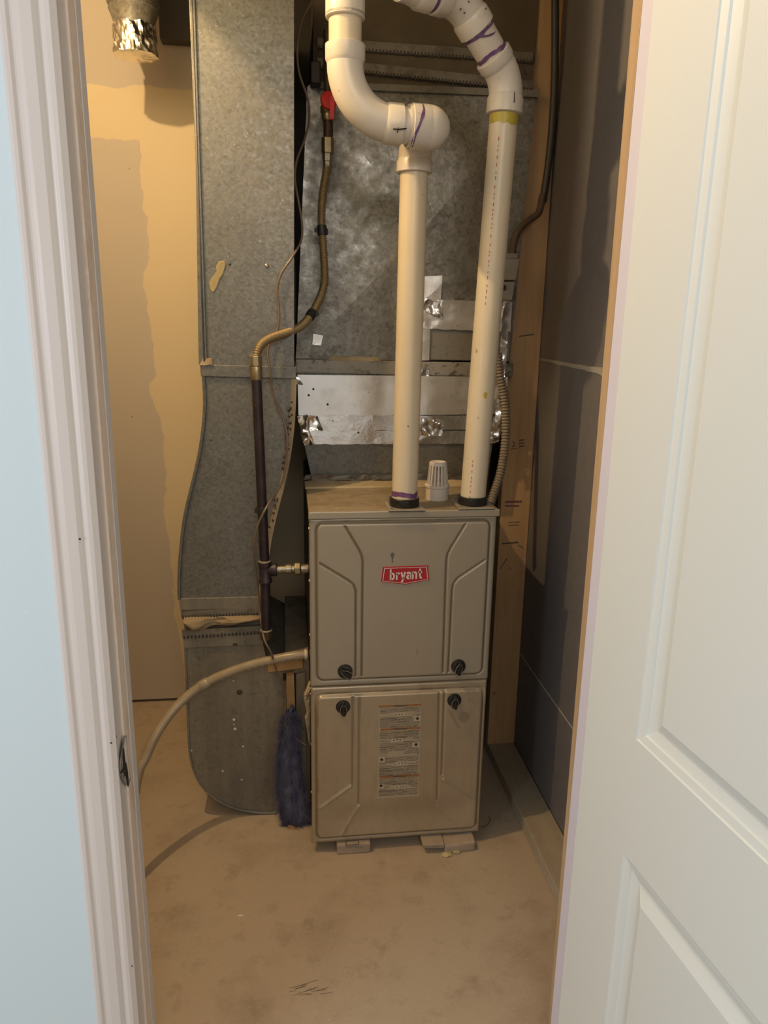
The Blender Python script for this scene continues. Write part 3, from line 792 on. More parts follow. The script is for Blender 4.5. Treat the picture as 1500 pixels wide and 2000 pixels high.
# pipe flanges and rubber collars on the furnace top
def flange(cx, cy):
    f = MB().box(cx-.043, cx+.043, cy-.043, cy+.043, FZ1+.0005, FZ1+.005).build('pipe_flange', M_plate, furn, bevel=.0012)
    MB().lathe((cx, cy, FZ1+.005), [(.034, 0), (.0355, .002), (.0355, .019), (.034, .0205), (.0305, .0205)], seg=32, caps=True).build('rubber_collar', M_rubber, f)
    for sx in (-1, 1):
        for sy in (-1, 1):
            MB().lathe((cx+sx*.036, cy+sy*.036, FZ1+.005), [(.004, 0), (.0035, .002), (.001, .0026)], seg=8).build('screw', M_nickel, f)
    MB().box(cx-.043, cx+.043, cy-.044, cy-.041, FZ1+.0002, FZ1+.0012).build('gasket', M_black, f)
PB1, PB2 = (.274, 1.705), (.4415, 1.712)
flange(*PB1); flange(*PB2)
# crumpled foil seam where casing meets the furnace top
MB().box(FX0-.004, FX1+.002, 1.915, 2.012, FZ1-.002, FZ1+.0055).build('casing_flange', M_flange, furn, bevel=.003)
crumple((FX0-.006, 1.985, FZ1+.005), (FX1+.004, 1.985, FZ1+.005), (FX1+.004, 2.012, FZ1+.016), (FX0-.006, 2.012, FZ1+.016), 90, 8, .004, out=(0, -.7, .7), seed=4, rag=.006).build('foil_seam', M_foil, furn)
for z in (.16, .30, .44, .60, .74, .87):
    MB().lathe((FX0+.002, FY+.034, z), [(.005, 0), (.004, .003), (.001, .004)], axis=(-1, 0, 0), seg=8).build('screw', M_nickel, furn)
MB().lathe((FX0+.003, 1.78, .752), [(.024, 0), (.024, .003), (.017, .004)], axis=(-1, 0, 0), seg=18).build('gas_inlet_bushing', M_black, furn)
MB().lathe((FX0+.003, 1.765, P(594, 1278, 1.765).z), [(.019, 0), (.019, .004), (.014, .006)], axis=(-1, 0, 0), seg=16).build('drain_grommet', M_black, furn)
mb = MB()
for i in range(7):
    z = .40+random.uniform(-.01, .10)
    mb.tube([(FX0+.001, FY+.03+random.uniform(0, .03), z), (FX0-.006-random.uniform(0, .008), FY+.03, z-.02), (FX0-.003, FY+.032, z-.05-random.uniform(0, .05))], [.004, .005, .002], 6)
mb.build('torn_insulation', M_furn_top, furn, kind='stuff')

# ---------------------------------------------------------------- vent cap on top of the furnace
VX, VY = .369, 1.785
vc = thing('vent_cap', (VX, VY, FZ1), 'white slotted plastic vent cap between the two pipes on the furnace', 'vent cap')
MB().lathe((VX, VY, FZ1+.0006), [(.0285, 0), (.0285, .030), (.0310, .032), (.0310, .037), (.0275, .038), (.018, .038)], seg=36).build('base_collar', M_pvc, vc)
NR = 18
for k in range(NR):
    a = 2*math.pi*k/NR + .05
    mb = MB()
    rv = Vector((math.cos(a), math.sin(a), 0)); tv = Vector((-math.sin(a), math.cos(a), 0))
    b0 = Vector((VX, VY, FZ1+.037)); t0 = Vector((VX, VY, FZ1+.088))
    w0, w1 = .0025, .0021
    mb.hexa([b0+rv*.0265-tv*w0, b0+rv*.0265+tv*w0, b0+rv*.0225+tv*w0*.8, b0+rv*.0225-tv*w0*.8,
             t0+rv*.0220-tv*w1, t0+rv*.0220+tv*w1, t0+rv*.0180+tv*w1*.8, t0+rv*.0180-tv*w1*.8])
    mb.build('rib', M_pvc, vc)
MB().lathe((VX, VY, FZ1+.086), [(.0160, 0), (.0222, .0), (.0226, .003), (.0215, .0075), (.0190, .009), (.0165, .0085), (.013, .0065), (.001, .006)], seg=36, caps=False).build('top_ring', M_pvc, vc)

# ---------------------------------------------------------------- PVC pipes
RP, RE, RH = .0302, .0350, .0382
def hub(mb, p, d, l=.038, r=RH):
    mb.lathe(Vector(p), [(r-.0035, 0), (r, .0015), (r, l-.004), (r-.002, l), (RE-.001, l+.005)], axis=d, seg=36)
def ring(p, d, r, w, parent, m, name='primer_stain', a0=0, a1=2*math.pi, seed=0):
    d = Vector(d).normalized(); ref = Vector((0, -1, 0)) if abs(d.y) < .9 else Vector((0, 0, 1))
    n = (ref-d*ref.dot(d)).normalized(); b = d.cross(n); mb = MB(); prev = None
    for k in range(41):
        a = a0+(a1-a0)*k/40
        ww = w*(.65+.7*abs(mnoise.noise(Vector((a*1.7, seed, 0)))))
        off = .006*mnoise.noise(Vector((a*.9, seed+4, 1)))
        e = (n*math.cos(a)+b*math.sin(a))*r
        cur = (Vector(p)+d*(off-ww/2)+e, Vector(p)+d*(off+ww/2)+e)
        if prev: mb.quad(prev[0], cur[0], cur[1], prev[1])
        prev = cur
    mb.build(name, m, parent)
def pen(parent, pts, r=.0011):
    MB().tube(pts, r, 5).build('pen_mark', M_black, parent)

# exhaust: straight up, forward, left, up again
b1 = Vector((PB1[0], PB1[1], FZ1+.006))
c1 = Vector((.2785, 1.705, 1.726))            # corner under the ball elbow
up1 = (c1-b1).normalized()
c2 = Vector((.288, 1.605, 1.722))             # ball elbow corner
fw = (c2-c1).normalized()
c3 = Vector((.1215, 1.592, 1.727))            # long sweep corner
lf = (c3-c2).normalized()
up2 = Vector((-.004, -.01, 1)).normalized()
ex = thing('exhaust_pipe', b1, 'white plastic flue pipe with ball elbow and long sweep bend, left of the two', 'pipe')
e1 = elbow(c1, up1, fw, .047); e2 = elbow(c2, fw, lf, .030); e3 = elbow(c3, lf, up2, .098, 16)
MB().tube([b1, e1[0]], RP, 36).build('pipe', M_pvc_yellow, ex)
mb = MB().tube([e1[0]-up1*.01] + e1 + [e1[-1]+fw*.004], RE, 36); hub(mb, e1[0]-up1*.022, up1, .026)
eb1 = mb.build('elbow', M_pvc, ex)
mb = MB().tube([e2[0]-fw*.004] + e2 + [e2[-1]+lf*.012], RE+.004, 36)
mb.lathe(c2+lf*.038, [(RH-.001, 0), (RH+.0035, .0015), (RH+.0035, .036), (RH+.002, .040)], axis=-lf, seg=36)
mb.lathe(c2-lf*.002, [(RH+.003, -.004)] + [((RH+.003)*math.cos(a), (RH+.003)*math.sin(a)) for a in np.linspace(.05, 1.53, 9)], axis=-lf, seg=36)
eb2 = mb.build('elbow', M_pvc, ex)
MB().tube([c2+lf*.02, e3[0]], RP+.0035, 36).build('pipe', M_pvc, ex)
mb = MB().tube([e3[0]-lf*.01] + e3 + [e3[-1]+up2*.02], RE, 36)
hub(mb, e3[0]-lf*.018, lf, .033); hub(mb, e3[-1]+up2*.034, -up2, .030)
sw = mb.build('sweep_elbow', M_pvc, ex)
t1 = e3[-1]+up2*.03
MB().tube([t1, t1+up2*.50], RP+.001, 36).build('pipe', M_pvc_yellow, ex)
mb = MB(); hub(mb, t1+up2*.048, up2, .05, RH-.001); mb.lathe(t1+up2*.046, [(RH-.004, 0), (RH-.001, .002), (RH-.001, .008), (RH-.003, .009)], axis=up2, seg=36)
mb.build('coupling', M_pvc, ex)
ring(c2+lf*.026, lf+Vector((0, 0, .25)), RH+.0043, .007, ex, M_primer, a0=-1.3, a1=1.9, seed=1)
ring(b1+up1*.030, up1, RP+.0006, .016, ex, M_primer, a0=-1.7, a1=1.5, seed=2)
ring(c1+Vector((0, -.055, -.036)), (0.1, -.5, .3), .0355, .004, ex, M_glue, 'cement_stain', a0=1.8, a1=3.6, seed=3)
pA = e3[0]-lf*.012
pen(ex, [P(768, 252, pA.y-RH-.001), P(778, 253, pA.y-RH-.001), P(794, 251, pA.y-RH+.002)], .0013)
pen(ex, [P(778, 249, pA.y-RH-.001), P(776, 259, pA.y-RH-.001)], .0010)

# intake: slightly leaning riser, two 45 degree bends, run to the left
b2 = Vector((PB2[0], PB2[1], FZ1+.006))
d1 = P(990, 156, 1.700)                        # first bend
up3 = (d1-b2).normalized()
hd = Vector((-.90, -.43, .0)).normalized()
dg = (hd*.74+Vector((0, 0, 1))*.67).normalized()
d2 = d1 + dg*.178
it = thing('intake_pipe', b2, 'white plastic air pipe with two angled bends and purple joints, right of the two', 'pipe')
f1 = elbow(d1, up3, dg, .075, 8); f2 = elbow(d2, dg, hd, .085, 8)
MB().tube([b2, f1[0]], RP, 36).build('pipe', M_pvc_yellow, it)
mb = MB().tube([f1[0]-up3*.01] + f1 + [f1[-1]+dg*.006], RE, 36); hub(mb, f1[0]-up3*.032, up3, .034); hub(mb, f1[-1]+dg*.024, -dg, .022)
mb.build('elbow', M_pvc, it)
MB().tube([f1[-1]+dg*.01, f2[0]], RP+.002, 36).build('pipe', M_pvc, it)
mb = MB().tube([f2[0]-dg*.006] + f2 + [f2[-1]+hd*.01], RE, 36); hub(mb, f2[0]-dg*.030, dg, .030); hub(mb, f2[-1]+hd*.030, -hd, .030)
mb.build('elbow', M_pvc, it)
MB().tube([f2[-1]+hd*.02, f2[-1]+hd*.11], RP+.002, 36).build('pipe', M_pvc, it)
g = f2[-1]+hd*.085; dn2 = (hd+Vector((0, 0, .55))).normalized()
f3 = elbow(g, hd, dn2, .09, 8)
mb = MB().tube([f3[0]-hd*.01] + f3 + [f3[-1]+dn2*.20], RE, 36); hub(mb, f3[0]-hd*.022, hd, .030)
mb.build('elbow', M_pvc, it)
ring(f1[-1]+dg*.032, dg, RP+.003, .010, it, M_primer, a0=-2.0, a1=2.0, seed=5)
ring(f2[0]-dg*.034, dg, RP+.003, .007, it, M_primer, a0=-2.0, a1=2.0, seed=8)
ring(f2[0]-dg*.040, (dg+Vector((.5, 0, 0))), RP+.0042, .005, it, M_primer, a0=-1.5, a1=1.5, seed=9)
ring(f2[-1]+hd*.034, hd, RP+.003, .010, it, M_primer, a0=-2, a1=2, seed=11)
ring(f1[0]-up3*.043, up3, RP+.0008, .026, it, M_glue, 'cement_stain', a0=-1.4, a1=1.3, seed=13)
hp = f1[0]+Vector((.008, -RH-.001, -.004))
pen(it, [hp+Vector((0, 0, .006)), hp+Vector((.0, 0, -.014))], .0009)
pen(it, [hp+Vector((.014, .004, .055)), hp+Vector((.022, .006, .048)), hp+Vector((.018, .005, .041)), hp+Vector((.027, .009, .043))], .0012)
for k in range(6):
    a = random.uniform(-.5, .8); q = f2[3] + Vector((random.uniform(-.02, .05), -RE-.0, random.uniform(-.025, .01)))
    MB().lathe(q, [(.0022, 0), (.001, .0007)], axis=(0, -1, 0), seg=6).build('speck', M_ink, it)
def pipe_spot(parent, b, up_, t, a, rx, rz, m, name):
    mb = MB(); c = mb.bm.verts.new(b+up_*t+Vector((math.sin(a), -math.cos(a), 0))*(RP+.0007)); ring_ = []
    for k in range(12):
        w = 2*math.pi*k/12; q = .7+.5*abs(mnoise.noise(Vector((k*.7, t*9, 2))))
        aa = a+rx*q*math.cos(w)/RP
        ring_.append(mb.bm.verts.new(b+up_*(t+rz*q*math.sin(w))+Vector((math.sin(aa), -math.cos(aa), 0))*(RP+.0007)))
    for k in range(12): mb.bm.faces.new((c, ring_[k], ring_[(k+1) % 12]))
    mb.build(name, m, parent)
pipe_spot(it, b2, up3, .262, .05, .006, .010, M_glue, 'cement_stain')
pipe_spot(it, b2, up3, .36, -.9, .003, .005, M_drip, 'cement_stain')
pipe_spot(ex, b1, up1, .192, -.05, .0022, .0022, M_ink, 'speck')
pipe_spot(it, b2, up3, .21, -.35, .0016, .0016, M_ink, 'speck')
mb = MB()    # red printed line of tiny unreadable characters along the riser
L3 = (f1[0]-b2).length
M_redink = mat('red_pipe_print', (0.45, 0.13, 0.07), .6)
t = .02
while t < L3-.08:
    l = rr.uniform(.003, .008)
    if not (.11 < t < .46):
        p = b2+up3*t; w = .0016
        a0 = -.50
        for (aa, bb) in ((a0-.03, a0+.035),):
            e0 = Vector((math.sin(aa), -math.cos(aa), 0))*(RP+.0005); e1_ = Vector((math.sin(bb), -math.cos(bb), 0))*(RP+.0005)
            mb.quad(p+e0, p+e1_, p+up3*l+e1_, p+up3*l+e0)
    t += l + rr.uniform(.003, .012)
mb.build('printed_line', M_redink, it, kind='stuff')

# ================================================================= SUPPLY PLENUM over the furnace
PY = 2.05
sp = thing('supply_plenum', (.32, 2.2, FZ1), 'grey galvanized sheet metal plenum above the furnace, sealed with foil tape', 'duct')
tl, tr, br, bl = XZ(611, 172, PY), XZ(1046, 190, PY), XZ(996, 704, PY), XZ(577, 704, PY)
mb = MB()
ctr = ((tl[0]+br[0])/2+.008, (tl[1]+br[1])/2)
fr = [mb.bm.verts.new((x, PY, z)) for x, z in (tl, tr, br, bl)]; bk = [mb.bm.verts.new((x, 2.42, z)) for x, z in (tl, tr, br, bl)]
cv_ = mb.bm.verts.new((ctr[0], PY-.022, ctr[1]))
for i in range(4):
    mb.bm.faces.new((fr[i], fr[(i+1) % 4], cv_)); mb.bm.faces.new((fr[i], bk[i], bk[(i+1) % 4], fr[(i+1) % 4]))
mb.bm.faces.new(bk)
mb.build('plenum_box', M_galv_dirty, sp)
# flange ledge and angled flex connector with two crimped strips
MB().prism([XZ(608, 160, PY), XZ(1052, 178, PY), XZ(1050, 192, PY), XZ(608, 174, PY)], PY-.010, 2.42).build('flange_ledge', M_galv_dusty, sp, bevel=.001)
z0 = XZ(612, 168, PY)[1]
MB().prism([XZ(612, 168, PY), XZ(1040, 186, PY), XZ(1050, 92, PY), XZ(612, 82, PY)], PY+.012, 2.42).build('flex_connector', M_dark_canvas, sp)
def crimp(px0, py0, px1, py1, w, n, Y, parent, m=M_crimp, tooth=True):
    a, b = P(px0, py0, Y), P(px1, py1, Y); d = (b-a).normalized(); up = Vector((-d.z, 0, d.x))
    mb = MB(); y0, y1 = Vector((0, -.003, 0)), Vector((0, .006, 0))
    mb.hexa([a-up*w/2+y0, b-up*w/2+y0, b-up*w/2+y1, a-up*w/2+y1, a+up*w/2+y0, b+up*w/2+y0, b+up*w/2+y1, a+up*w/2+y1])
    s = mb.build('crimp_strip', m, parent)
    if tooth:
        mb = MB(); L_ = (b-a).length
        for k in range(n):
            c = a + d*(L_*(k+.5)/n) - up*(w*.5-.002); hw = L_/n*.26; hh = .0045+.0015*rr.random()
            c = c + Vector((0, -.004, 0))
            mb.hexa([c-d*hw-up*hh, c+d*hw-up*hh, c+d*hw-up*hh+Vector((0, .004, 0)), c-d*hw-up*hh+Vector((0, .004, 0)),
                     c-d*hw+up*hh*.6, c+d*hw+up*hh*.6, c+d*hw+up*hh*.6+Vector((0, .004, 0)), c-d*hw+up*hh*.6+Vector((0, .004, 0))])
        mb.build('crimp_teeth', M_dark_gap, s, kind='stuff')
crimp(620, 84, 1040, 113, .022, 62, PY+.010, sp)
crimp(620, 123, 1040, 168, .022, 62, PY+.006, sp)
MB().prism([XZ(612, 82, PY), XZ(1052, 92, PY), XZ(1064, -110, PY), XZ(617, -110, PY)], PY+.02, 2.42).build('upper_duct', M_dark_canvas, sp)
MB().box(.036, .12, 2.41, 2.425, 1.15, 2.36).build('gap_shade_sheet', M_dark_gap, sp)  # dark sheet added to stand in for shade in the gap beside the duct
# cleat and taped transition
MB().prism([XZ(577, 701, PY), XZ(1000, 709, PY), XZ(998, 736, PY), XZ(578, 728, PY)], PY-.016, 2.42).build('drive_cleat', M_cleat, sp, bevel=.002)
TY = PY-.030
tp = [XZ(580, 729, TY), XZ(584, 800, TY), XZ(592, 858, TY), XZ(611, 948, TY-.012), XZ(952, 938, TY), XZ(965, 850, TY), XZ(984, 780, TY), XZ(992, 738, TY)]
MB().prism(tp, TY, 2.40).build('transition', M_galv, sp, bevel=.0015)
def band(name, pxs, m, y, nu=60, nv=8, amp=.0006, seed=0, rag=.0, sc=60):
    q = [P(x, y_, y) for x, y_ in pxs]
    o = crumple(q[0], q[1], q[2], q[3], nu, nv, amp, seed=seed, rag=rag, scale=sc).build(name, m, sp)
    return solidify(o, .0008)
band('foil_tape', [(583, 814), (988, 808), (992, 736), (581, 732)], M_foil_flat, TY-.0025, amp=.0012, seed=2, sc=14, nu=70, nv=12)
band('foil_tape', [(589, 842), (976, 838), (982, 812), (585, 811)], M_foil, TY-.0045, amp=.0016, seed=5, rag=.002, sc=30, nu=100, nv=10)
band('foil_tape', [(594, 868), (960, 866), (974, 842), (590, 840)], M_foil, TY-.0035, amp=.0014, seed=9, rag=.002, sc=34, nu=100, nv=10)
band('crumpled_foil', [(588, 846), (630, 838), (622, 812), (582, 812)], M_foil, TY-.009, nu=26, nv=20, amp=.009, seed=3, rag=.005)
band('crumpled_foil', [(592, 868), (612, 868), (606, 840), (586, 840)], M_foil, TY-.006, nu=16, nv=20, amp=.008, seed=8, rag=.005)
band('foil_corner', [(579, 750), (593, 752), (585, 740), (579, 735)], M_foil, TY-.006, nu=8, nv=8, amp=.005, seed=4)
band('foil_pucker', [(822, 850), (862, 852), (866, 818), (824, 815)], M_foil, TY-.007, nu=22, nv=18, amp=.006, seed=12, rag=.003)
band('foil_patch', [(610, 673), (627, 675), (631, 655), (612, 652)], M_foil_flat, PY-.010, nu=5, nv=5, amp=.001, seed=6)
# taped access panel at the right of the plenum
MB().prism([XZ(826, 702, PY), XZ(992, 706, PY), XZ(1000, 600, PY), XZ(826, 592, PY)], PY-.011, PY+.01).build('access_panel', M_galv_dusty, sp, bevel=.002)
band('foil_tape', [(826, 642), (996, 648), (1000, 590), (826, 584)], M_foil_flat, PY-.0140, amp=.0022, seed=21, rag=.002, sc=40)
band('foil_tape', [(824, 704), (838, 704), (840, 640), (824, 640)], M_foil_flat, PY-.0150, nu=8, nv=40, amp=.0014, seed=22, sc=40)
band('foil_patch', [(826, 596), (860, 596), (864, 538), (826, 540)], M_foil_flat, PY-.0155, nu=16, nv=22, amp=.0014, seed=23, sc=30)
band('crumpled_foil', [(826, 606), (866, 624), (858, 586), (828, 584)], M_foil, PY-.0175, nu=24, nv=18, amp=.006, seed=24, rag=.004)
band('crumpled_foil', [(822, 748), (838, 748), (838, 722), (822, 722)], M_foil, PY-.022, nu=14, nv=16, amp=.006, seed=25, rag=.003)
band('crumpled_foil', [(964, 868), (978, 848), (996, 588), (982, 588)], M_foil, PY-.024, nu=12, nv=90, amp=.006, seed=26, rag=.003, sc=50)
band('crumpled_foil', [(956, 866), (972, 864), (986, 742), (976, 742)], M_foil, TY-.012, nu=12, nv=40, amp=.008, seed=27, rag=.004)
for px, py in ((650, 822), (603, 772), (640, 790), (612, 760), (700, 845)):
    q = P(px, py, TY-.006)
    MB().lathe(q, [(.003, 0), (.001, .001)], axis=(0, -1, 0), seg=8).build('screw_head', M_black, sp)
crumple(P(640, 704, PY-.016), P(742, 706, PY-.016), P(740, 697, PY-.004), P(650, 695, PY-.004), 40, 6, .002, seed=41, rag=.003).build('sealant_line', M_flange, sp)
# hanging strap and bracket at the plenum's upper left corner
MB().prism([XZ(606, 700, PY-.004), XZ(578, 700, PY-.004), XZ(600, 170, PY-.004), XZ(622, 150, PY-.004)][::-1], PY-.006, PY+.002).build('corner_flange', M_galv_dirty, sp)
MB().box(P(607, 160, 2.0).x, P(627, 160, 2.0).x, 2.0, 2.045, P(617, 162, 2.0).z, P(617, 118, 2.0).z).build('bracket', M_dark_gap, sp, bevel=.004)

# ================================================================= RETURN DUCT left of the furnace
RY = 1.85
rd = thing('return_duct', (-.09, 2.0, .02), 'tall flat grey galvanized return duct drop with rounded boot, left of the furnace', 'duct')
YBK = 2.515
MB().prism([XZ(388, 712, RY), XZ(575, 720, RY), XZ(575, -80, RY), XZ(376, -80, RY)], RY, YBK).build('upper_duct', M_galv, rd, bevel=.0015)
MB().prism([XZ(399, 706, RY), XZ(405, 706, RY), XZ(379, -80, RY), XZ(366, -80, RY)], RY-.006, RY+.05).build('standing_seam', M_galv, rd, bevel=.002)
mb = MB(); mb.tube([P(399, 706, RY-.006), P(372, -60, RY-.006)], .0022, 6); mb.build('seam_bead', M_galv_dusty, rd)
MB().prism([XZ(391, 711, RY), XZ(579, 716, RY), XZ(579, 740, RY), XZ(393, 735, RY)], RY-.007, YBK).build('drive_cleat', M_galv, rd, bevel=.002)
crumple(P(390, 712, RY-.009), P(416, 712, RY-.009), P(412, 700, RY-.004), P(396, 700, RY-.004), 14, 6, .004, seed=31, rag=.004).build('debris_clump', M_furn_top, rd, kind='stuff')
left = [(397, 735), (399, 770), (399, 800), (395, 845), (388, 890), (374, 950), (362, 1000), (355, 1050), (350, 1110), (349, 1150), (350, 1170)]
right = [(511, 1170), (520, 1110), (529, 1050), (540, 1000), (553, 950), (563, 905), (571, 850), (575, 800), (577, 740)]
lw = [XZ(p.x, p.y, RY) for p in catmull([(a, b, 0) for a, b in left], 4)]
rw = [XZ(p.x, p.y, RY) for p in catmull([(a, b, 0) for a, b in right], 4)]
MB().prism(lw+rw, RY, YBK).build('offset_section', M_galv, rd)
mb = MB(); mb.tube([Vector((x+.001, RY-.003, z)) for x, z in lw], .0042, 8); mb.build('rolled_edge', M_galv, rd)
# dusty flange strip along the right edge
mb = MB(); n = len(rw)
for i in range(n-1):
    (x0, z0_), (x1, z1_) = rw[i], rw[i+1]
    w = .011
    mb.hexa([(x0-w, RY-.004, z0_), (x0+.003, RY-.007, z0_), (x0+.003, RY+.004, z0_), (x0-w, RY+.002, z0_), (x1-w, RY-.004, z1_), (x1+.003, RY-.007, z1_), (x1+.003, RY+.004, z1_), (x1-w, RY+.002, z1_)])
bmesh.ops.remove_doubles(mb.bm, verts=mb.bm.verts[:], dist=1e-5)
mb.build('edge_flange', M_rack, rd)
mb = MB()
for i in range(46):
    t = random.random()*.62+.30; k = int(t*(n-1)); x, z = rw[k]
    s = random.uniform(.001, .0035)
    c = Vector((x-.004-.010*random.random(), RY-.0062, z+random.uniform(-.006, .006)))
    mb.lathe(c, [(s, 0), (s*.4, .0012)], axis=(0, -1, 0), seg=6)
mb.build('rust_specks', M_rust, rd, kind='stuff')
# flexible canvas collar between two crimped strips
CY = RY
MB().prism([XZ(350, 1168, CY), XZ(510, 1164, CY), XZ(511, 1187, CY), XZ(353, 1191, CY)], CY-.005, YBK).build('collar_band', M_boot, rd, bevel=.0015)
crimp(354, 1199, 511, 1192, .017, 26, CY-.003, rd)
crimp(356, 1238, 515, 1228, .020, 22, CY-.003, rd)
MB().prism([XZ(356, 1190, CY), XZ(510, 1186, CY), XZ(513, 1244, CY), XZ(360, 1250, CY)], CY+.012, YBK).build('collar_core', M_boot, rd)
def canv(u, v):
    x = 360+u*150
    top = 1205-4*u; sag = 1212 + 25*math.exp(-((u-.16)/.16)**2) + 12*math.exp(-((u-.55)/.2)**2)*.8
    y = top + (sag-top)*v
    bulge = .020*math.sin(math.pi*min(1, v*1.15))*(.6+.5*math.sin(u*9+1)) + .006*mnoise.noise(Vector((u*7, v*4, 2)))
    if u < .1: bulge -= .010*(1-u/.1)*v
    p = P(x, y, CY-.004); return p + Vector((0, -bulge, 0))
cb = MB().grid(canv, 46, 14).build('canvas_sleeve', M_canvas, rd); solidify(cb, .0015)
MB().prism([XZ(358, 1244, CY), XZ(514, 1236, CY), XZ(514, 1258, CY), XZ(360, 1265, CY)], CY-.005, YBK).build('collar_band', M_boot, rd, bevel=.0015)
MB().box(P(455, 1254, CY).x, P(464, 1254, CY).x, CY-.008, CY-.004, P(455, 1259, CY).z, P(455, 1255, CY).z).build('rivet', M_dark_gap, rd)
boot = [(361, 1262), (364, 1340), (367, 1420), (371, 1475), (381, 1512), (398, 1540), (422, 1561), (452, 1576), (485, 1584), (515, 1587), (540, 1586)]
bw = [XZ(p.x, p.y, RY) for p in catmull([(a, b, 0) for a, b in boot], 5)]
MB().prism(bw+[XZ(556, 1586, RY), XZ(556, 1306, RY), XZ(520, 1288, RY), XZ(514, 1258, RY)], RY, 2.33).build('boot', M_boot, rd)
mb = MB(); mb.tube([Vector((x+.001, RY-.002, z)) for x, z in bw], .003, 8); mb.build('boot_edge_seam', M_galv_dusty, rd)
mb = MB()
for (px, py, s) in ((457, 1406, .004), (459, 1424, .0045), (457, 1415, .002), (475, 1458, .003), (472, 1523, .003), (403, 1337, .003), (374, 1466, .003), (456, 1330, .002), (435, 1506, .003)):
    mb.lathe(P(px, py, RY-.0002), [(s, 0), (s*.8, .001), (s*.2, .0015)], axis=(0, -1, 0), seg=7)
mb.build('plaster_splash', M_chalk, rd, kind='stuff')
# filter rack: leg between boot and furnace with tan board and slot
MB().box(P(556, 1300, RY).x, FX0+.002, RY-.002, 2.33, .026, P(560, 1286, RY).z-.004).build('rack_box', M_rack, rd, bevel=.002)
MB().prism([XZ(522, 1296, 1.83), XZ(592, 1290, 1.83), XZ(592, 1306, 1.83), XZ(524, 1314, 1.83)], 1.83, 1.86).build('rack_board', M_card, rd, bevel=.002)
MB().prism([XZ(578, 1316, 1.84), XZ(596, 1312, 1.84), XZ(601, 1585, 1.84), XZ(578, 1585, 1.84)], 1.835, 1.86).build('rack_rail', M_rack, rd, bevel=.002)
MB().prism([XZ(553, 1318, 1.84), XZ(579, 1317, 1.84), XZ(579, 1330, 1.84), XZ(553, 1330, 1.84)], 1.842, 1.849).build('slot', M_black, rd)
MB().prism([XZ(575, 1318, 1.838), XZ(579, 1318, 1.838), XZ(579, 1400, 1.838), XZ(575, 1400, 1.838)], 1.840, 1.849).build('slot', M_black, rd)
# sealant smear, hole and screw on the duct front
sm = [(427, 511), (438, 509), (441, 516), (436, 535), (429, 545), (424, 560), (417, 572), (411, 566), (408, 552), (416, 540), (423, 530), (422, 520)]
MB().prism([XZ(x, y, RY) for x, y in sm], RY-.003, RY+.001).build('sealant_smear', M_drip, rd, bevel=.0012)
MB().lathe(P(449, 516, RY-.0003), [(.003, 0), (.002, .0006)], axis=(0, -1, 0), seg=10).build('screw_hole', M_black, rd)
MB().lathe(P(521, 519, RY-.0002), [(.005, 0), (.0045, .002), (.002, .0035)], axis=(0, -1, 0), seg=12).build('screw', M_nickel, rd)
MB().lathe(P(413, 860, RY-.0003), [(.0022, 0), (.001, .0006)], axis=(0, -1, 0), seg=10).build('screw_hole', M_black, rd)
for px, py in ((468, 1352),):
    MB().lathe(P(px, py, RY-.0003), [(.008, 0), (.006, .0006)], axis=(0, -1, 0), seg=12).build('grease_spot', M_dark_gap, rd)

# ---------------------------------------------------------------- capped round vent at the upper left
VY2 = 2.30
vt = thing('capped_vent', P(262, 122, VY2), 'round galvanized vent stub capped with crumpled foil, hanging at upper left', 'vent')
cz0 = P(262, 112, VY2); up = Vector((0, 0, 1))
ztop = P(262, 52, VY2).z; zbead = P(262, 20, VY2).z
wd = lambda a, b, y: (P(b, y, VY2).x - P(a, y, VY2).x)/2
rt, rm, rb_ = wd(213, 312, 10), wd(216, 309, 28), wd(229, 305, 55)
cxv = P(263, 60, VY2).x
mb = MB().lathe((cxv, VY2, ztop-.012), [(rb_-.001, 0), (rb_, .01), (rm, zbead-ztop+.004), (rm+.003, zbead-ztop+.010), (rm, zbead-ztop+.016), (rt, zbead-ztop+.020), (rt+.003, zbead-ztop+.027), (rt, zbead-ztop+.034), (rt, 2.435-ztop)], seg=48)
mb.build('duct_collar', M_galv_dirty, vt)
ang = np.linspace(0, 2*math.pi, 72, endpoint=False)
mb = MB(); zb = P(262, 110, VY2).z; rows = []
for j in range(22):
    v = j/21; z = ztop*(1-v)+zb*v; row = []
    for a in ang:
        r = rb_ + .003 + .0025*v + .0085*(.42-abs(mnoise.noise(Vector((math.cos(a)*2.2, math.sin(a)*2.2, z*24+3)))))+.003*mnoise.noise(Vector((math.cos(a)*7, math.sin(a)*7, z*60)))
        if j == 0: z2 = z + .006*mnoise.noise(Vector((a*2, 1, 1)))
        else: z2 = z
        if j == 21: r += .004*mnoise.noise(Vector((a*4, 3, 0)))
        row.append(mb.bm.verts.new((cxv+r*math.cos(a), VY2+r*math.sin(a), z2)))
    rows.append(row)
for j in range(21):
    for k in range(72): mb.bm.faces.new((rows[j][k], rows[j][(k+1) % 72], rows[j+1][(k+1) % 72], rows[j+1][k]))
cen = mb.bm.verts.new((cxv, VY2, zb-.004)); inner = [mb.bm.verts.new((cxv+.045*math.cos(a), VY2+.045*math.sin(a), zb-.003+.003*mnoise.noise(Vector((a*2, 5, 5))))) for a in ang]
for k in range(72):
    mb.bm.faces.new((rows[21][k], rows[21][(k+1) % 72], inner[(k+1) % 72], inner[k])); mb.bm.faces.new((inner[k], inner[(k+1) % 72], cen))
mb.build('foil_cap', M_foil, vt, sharp=False)

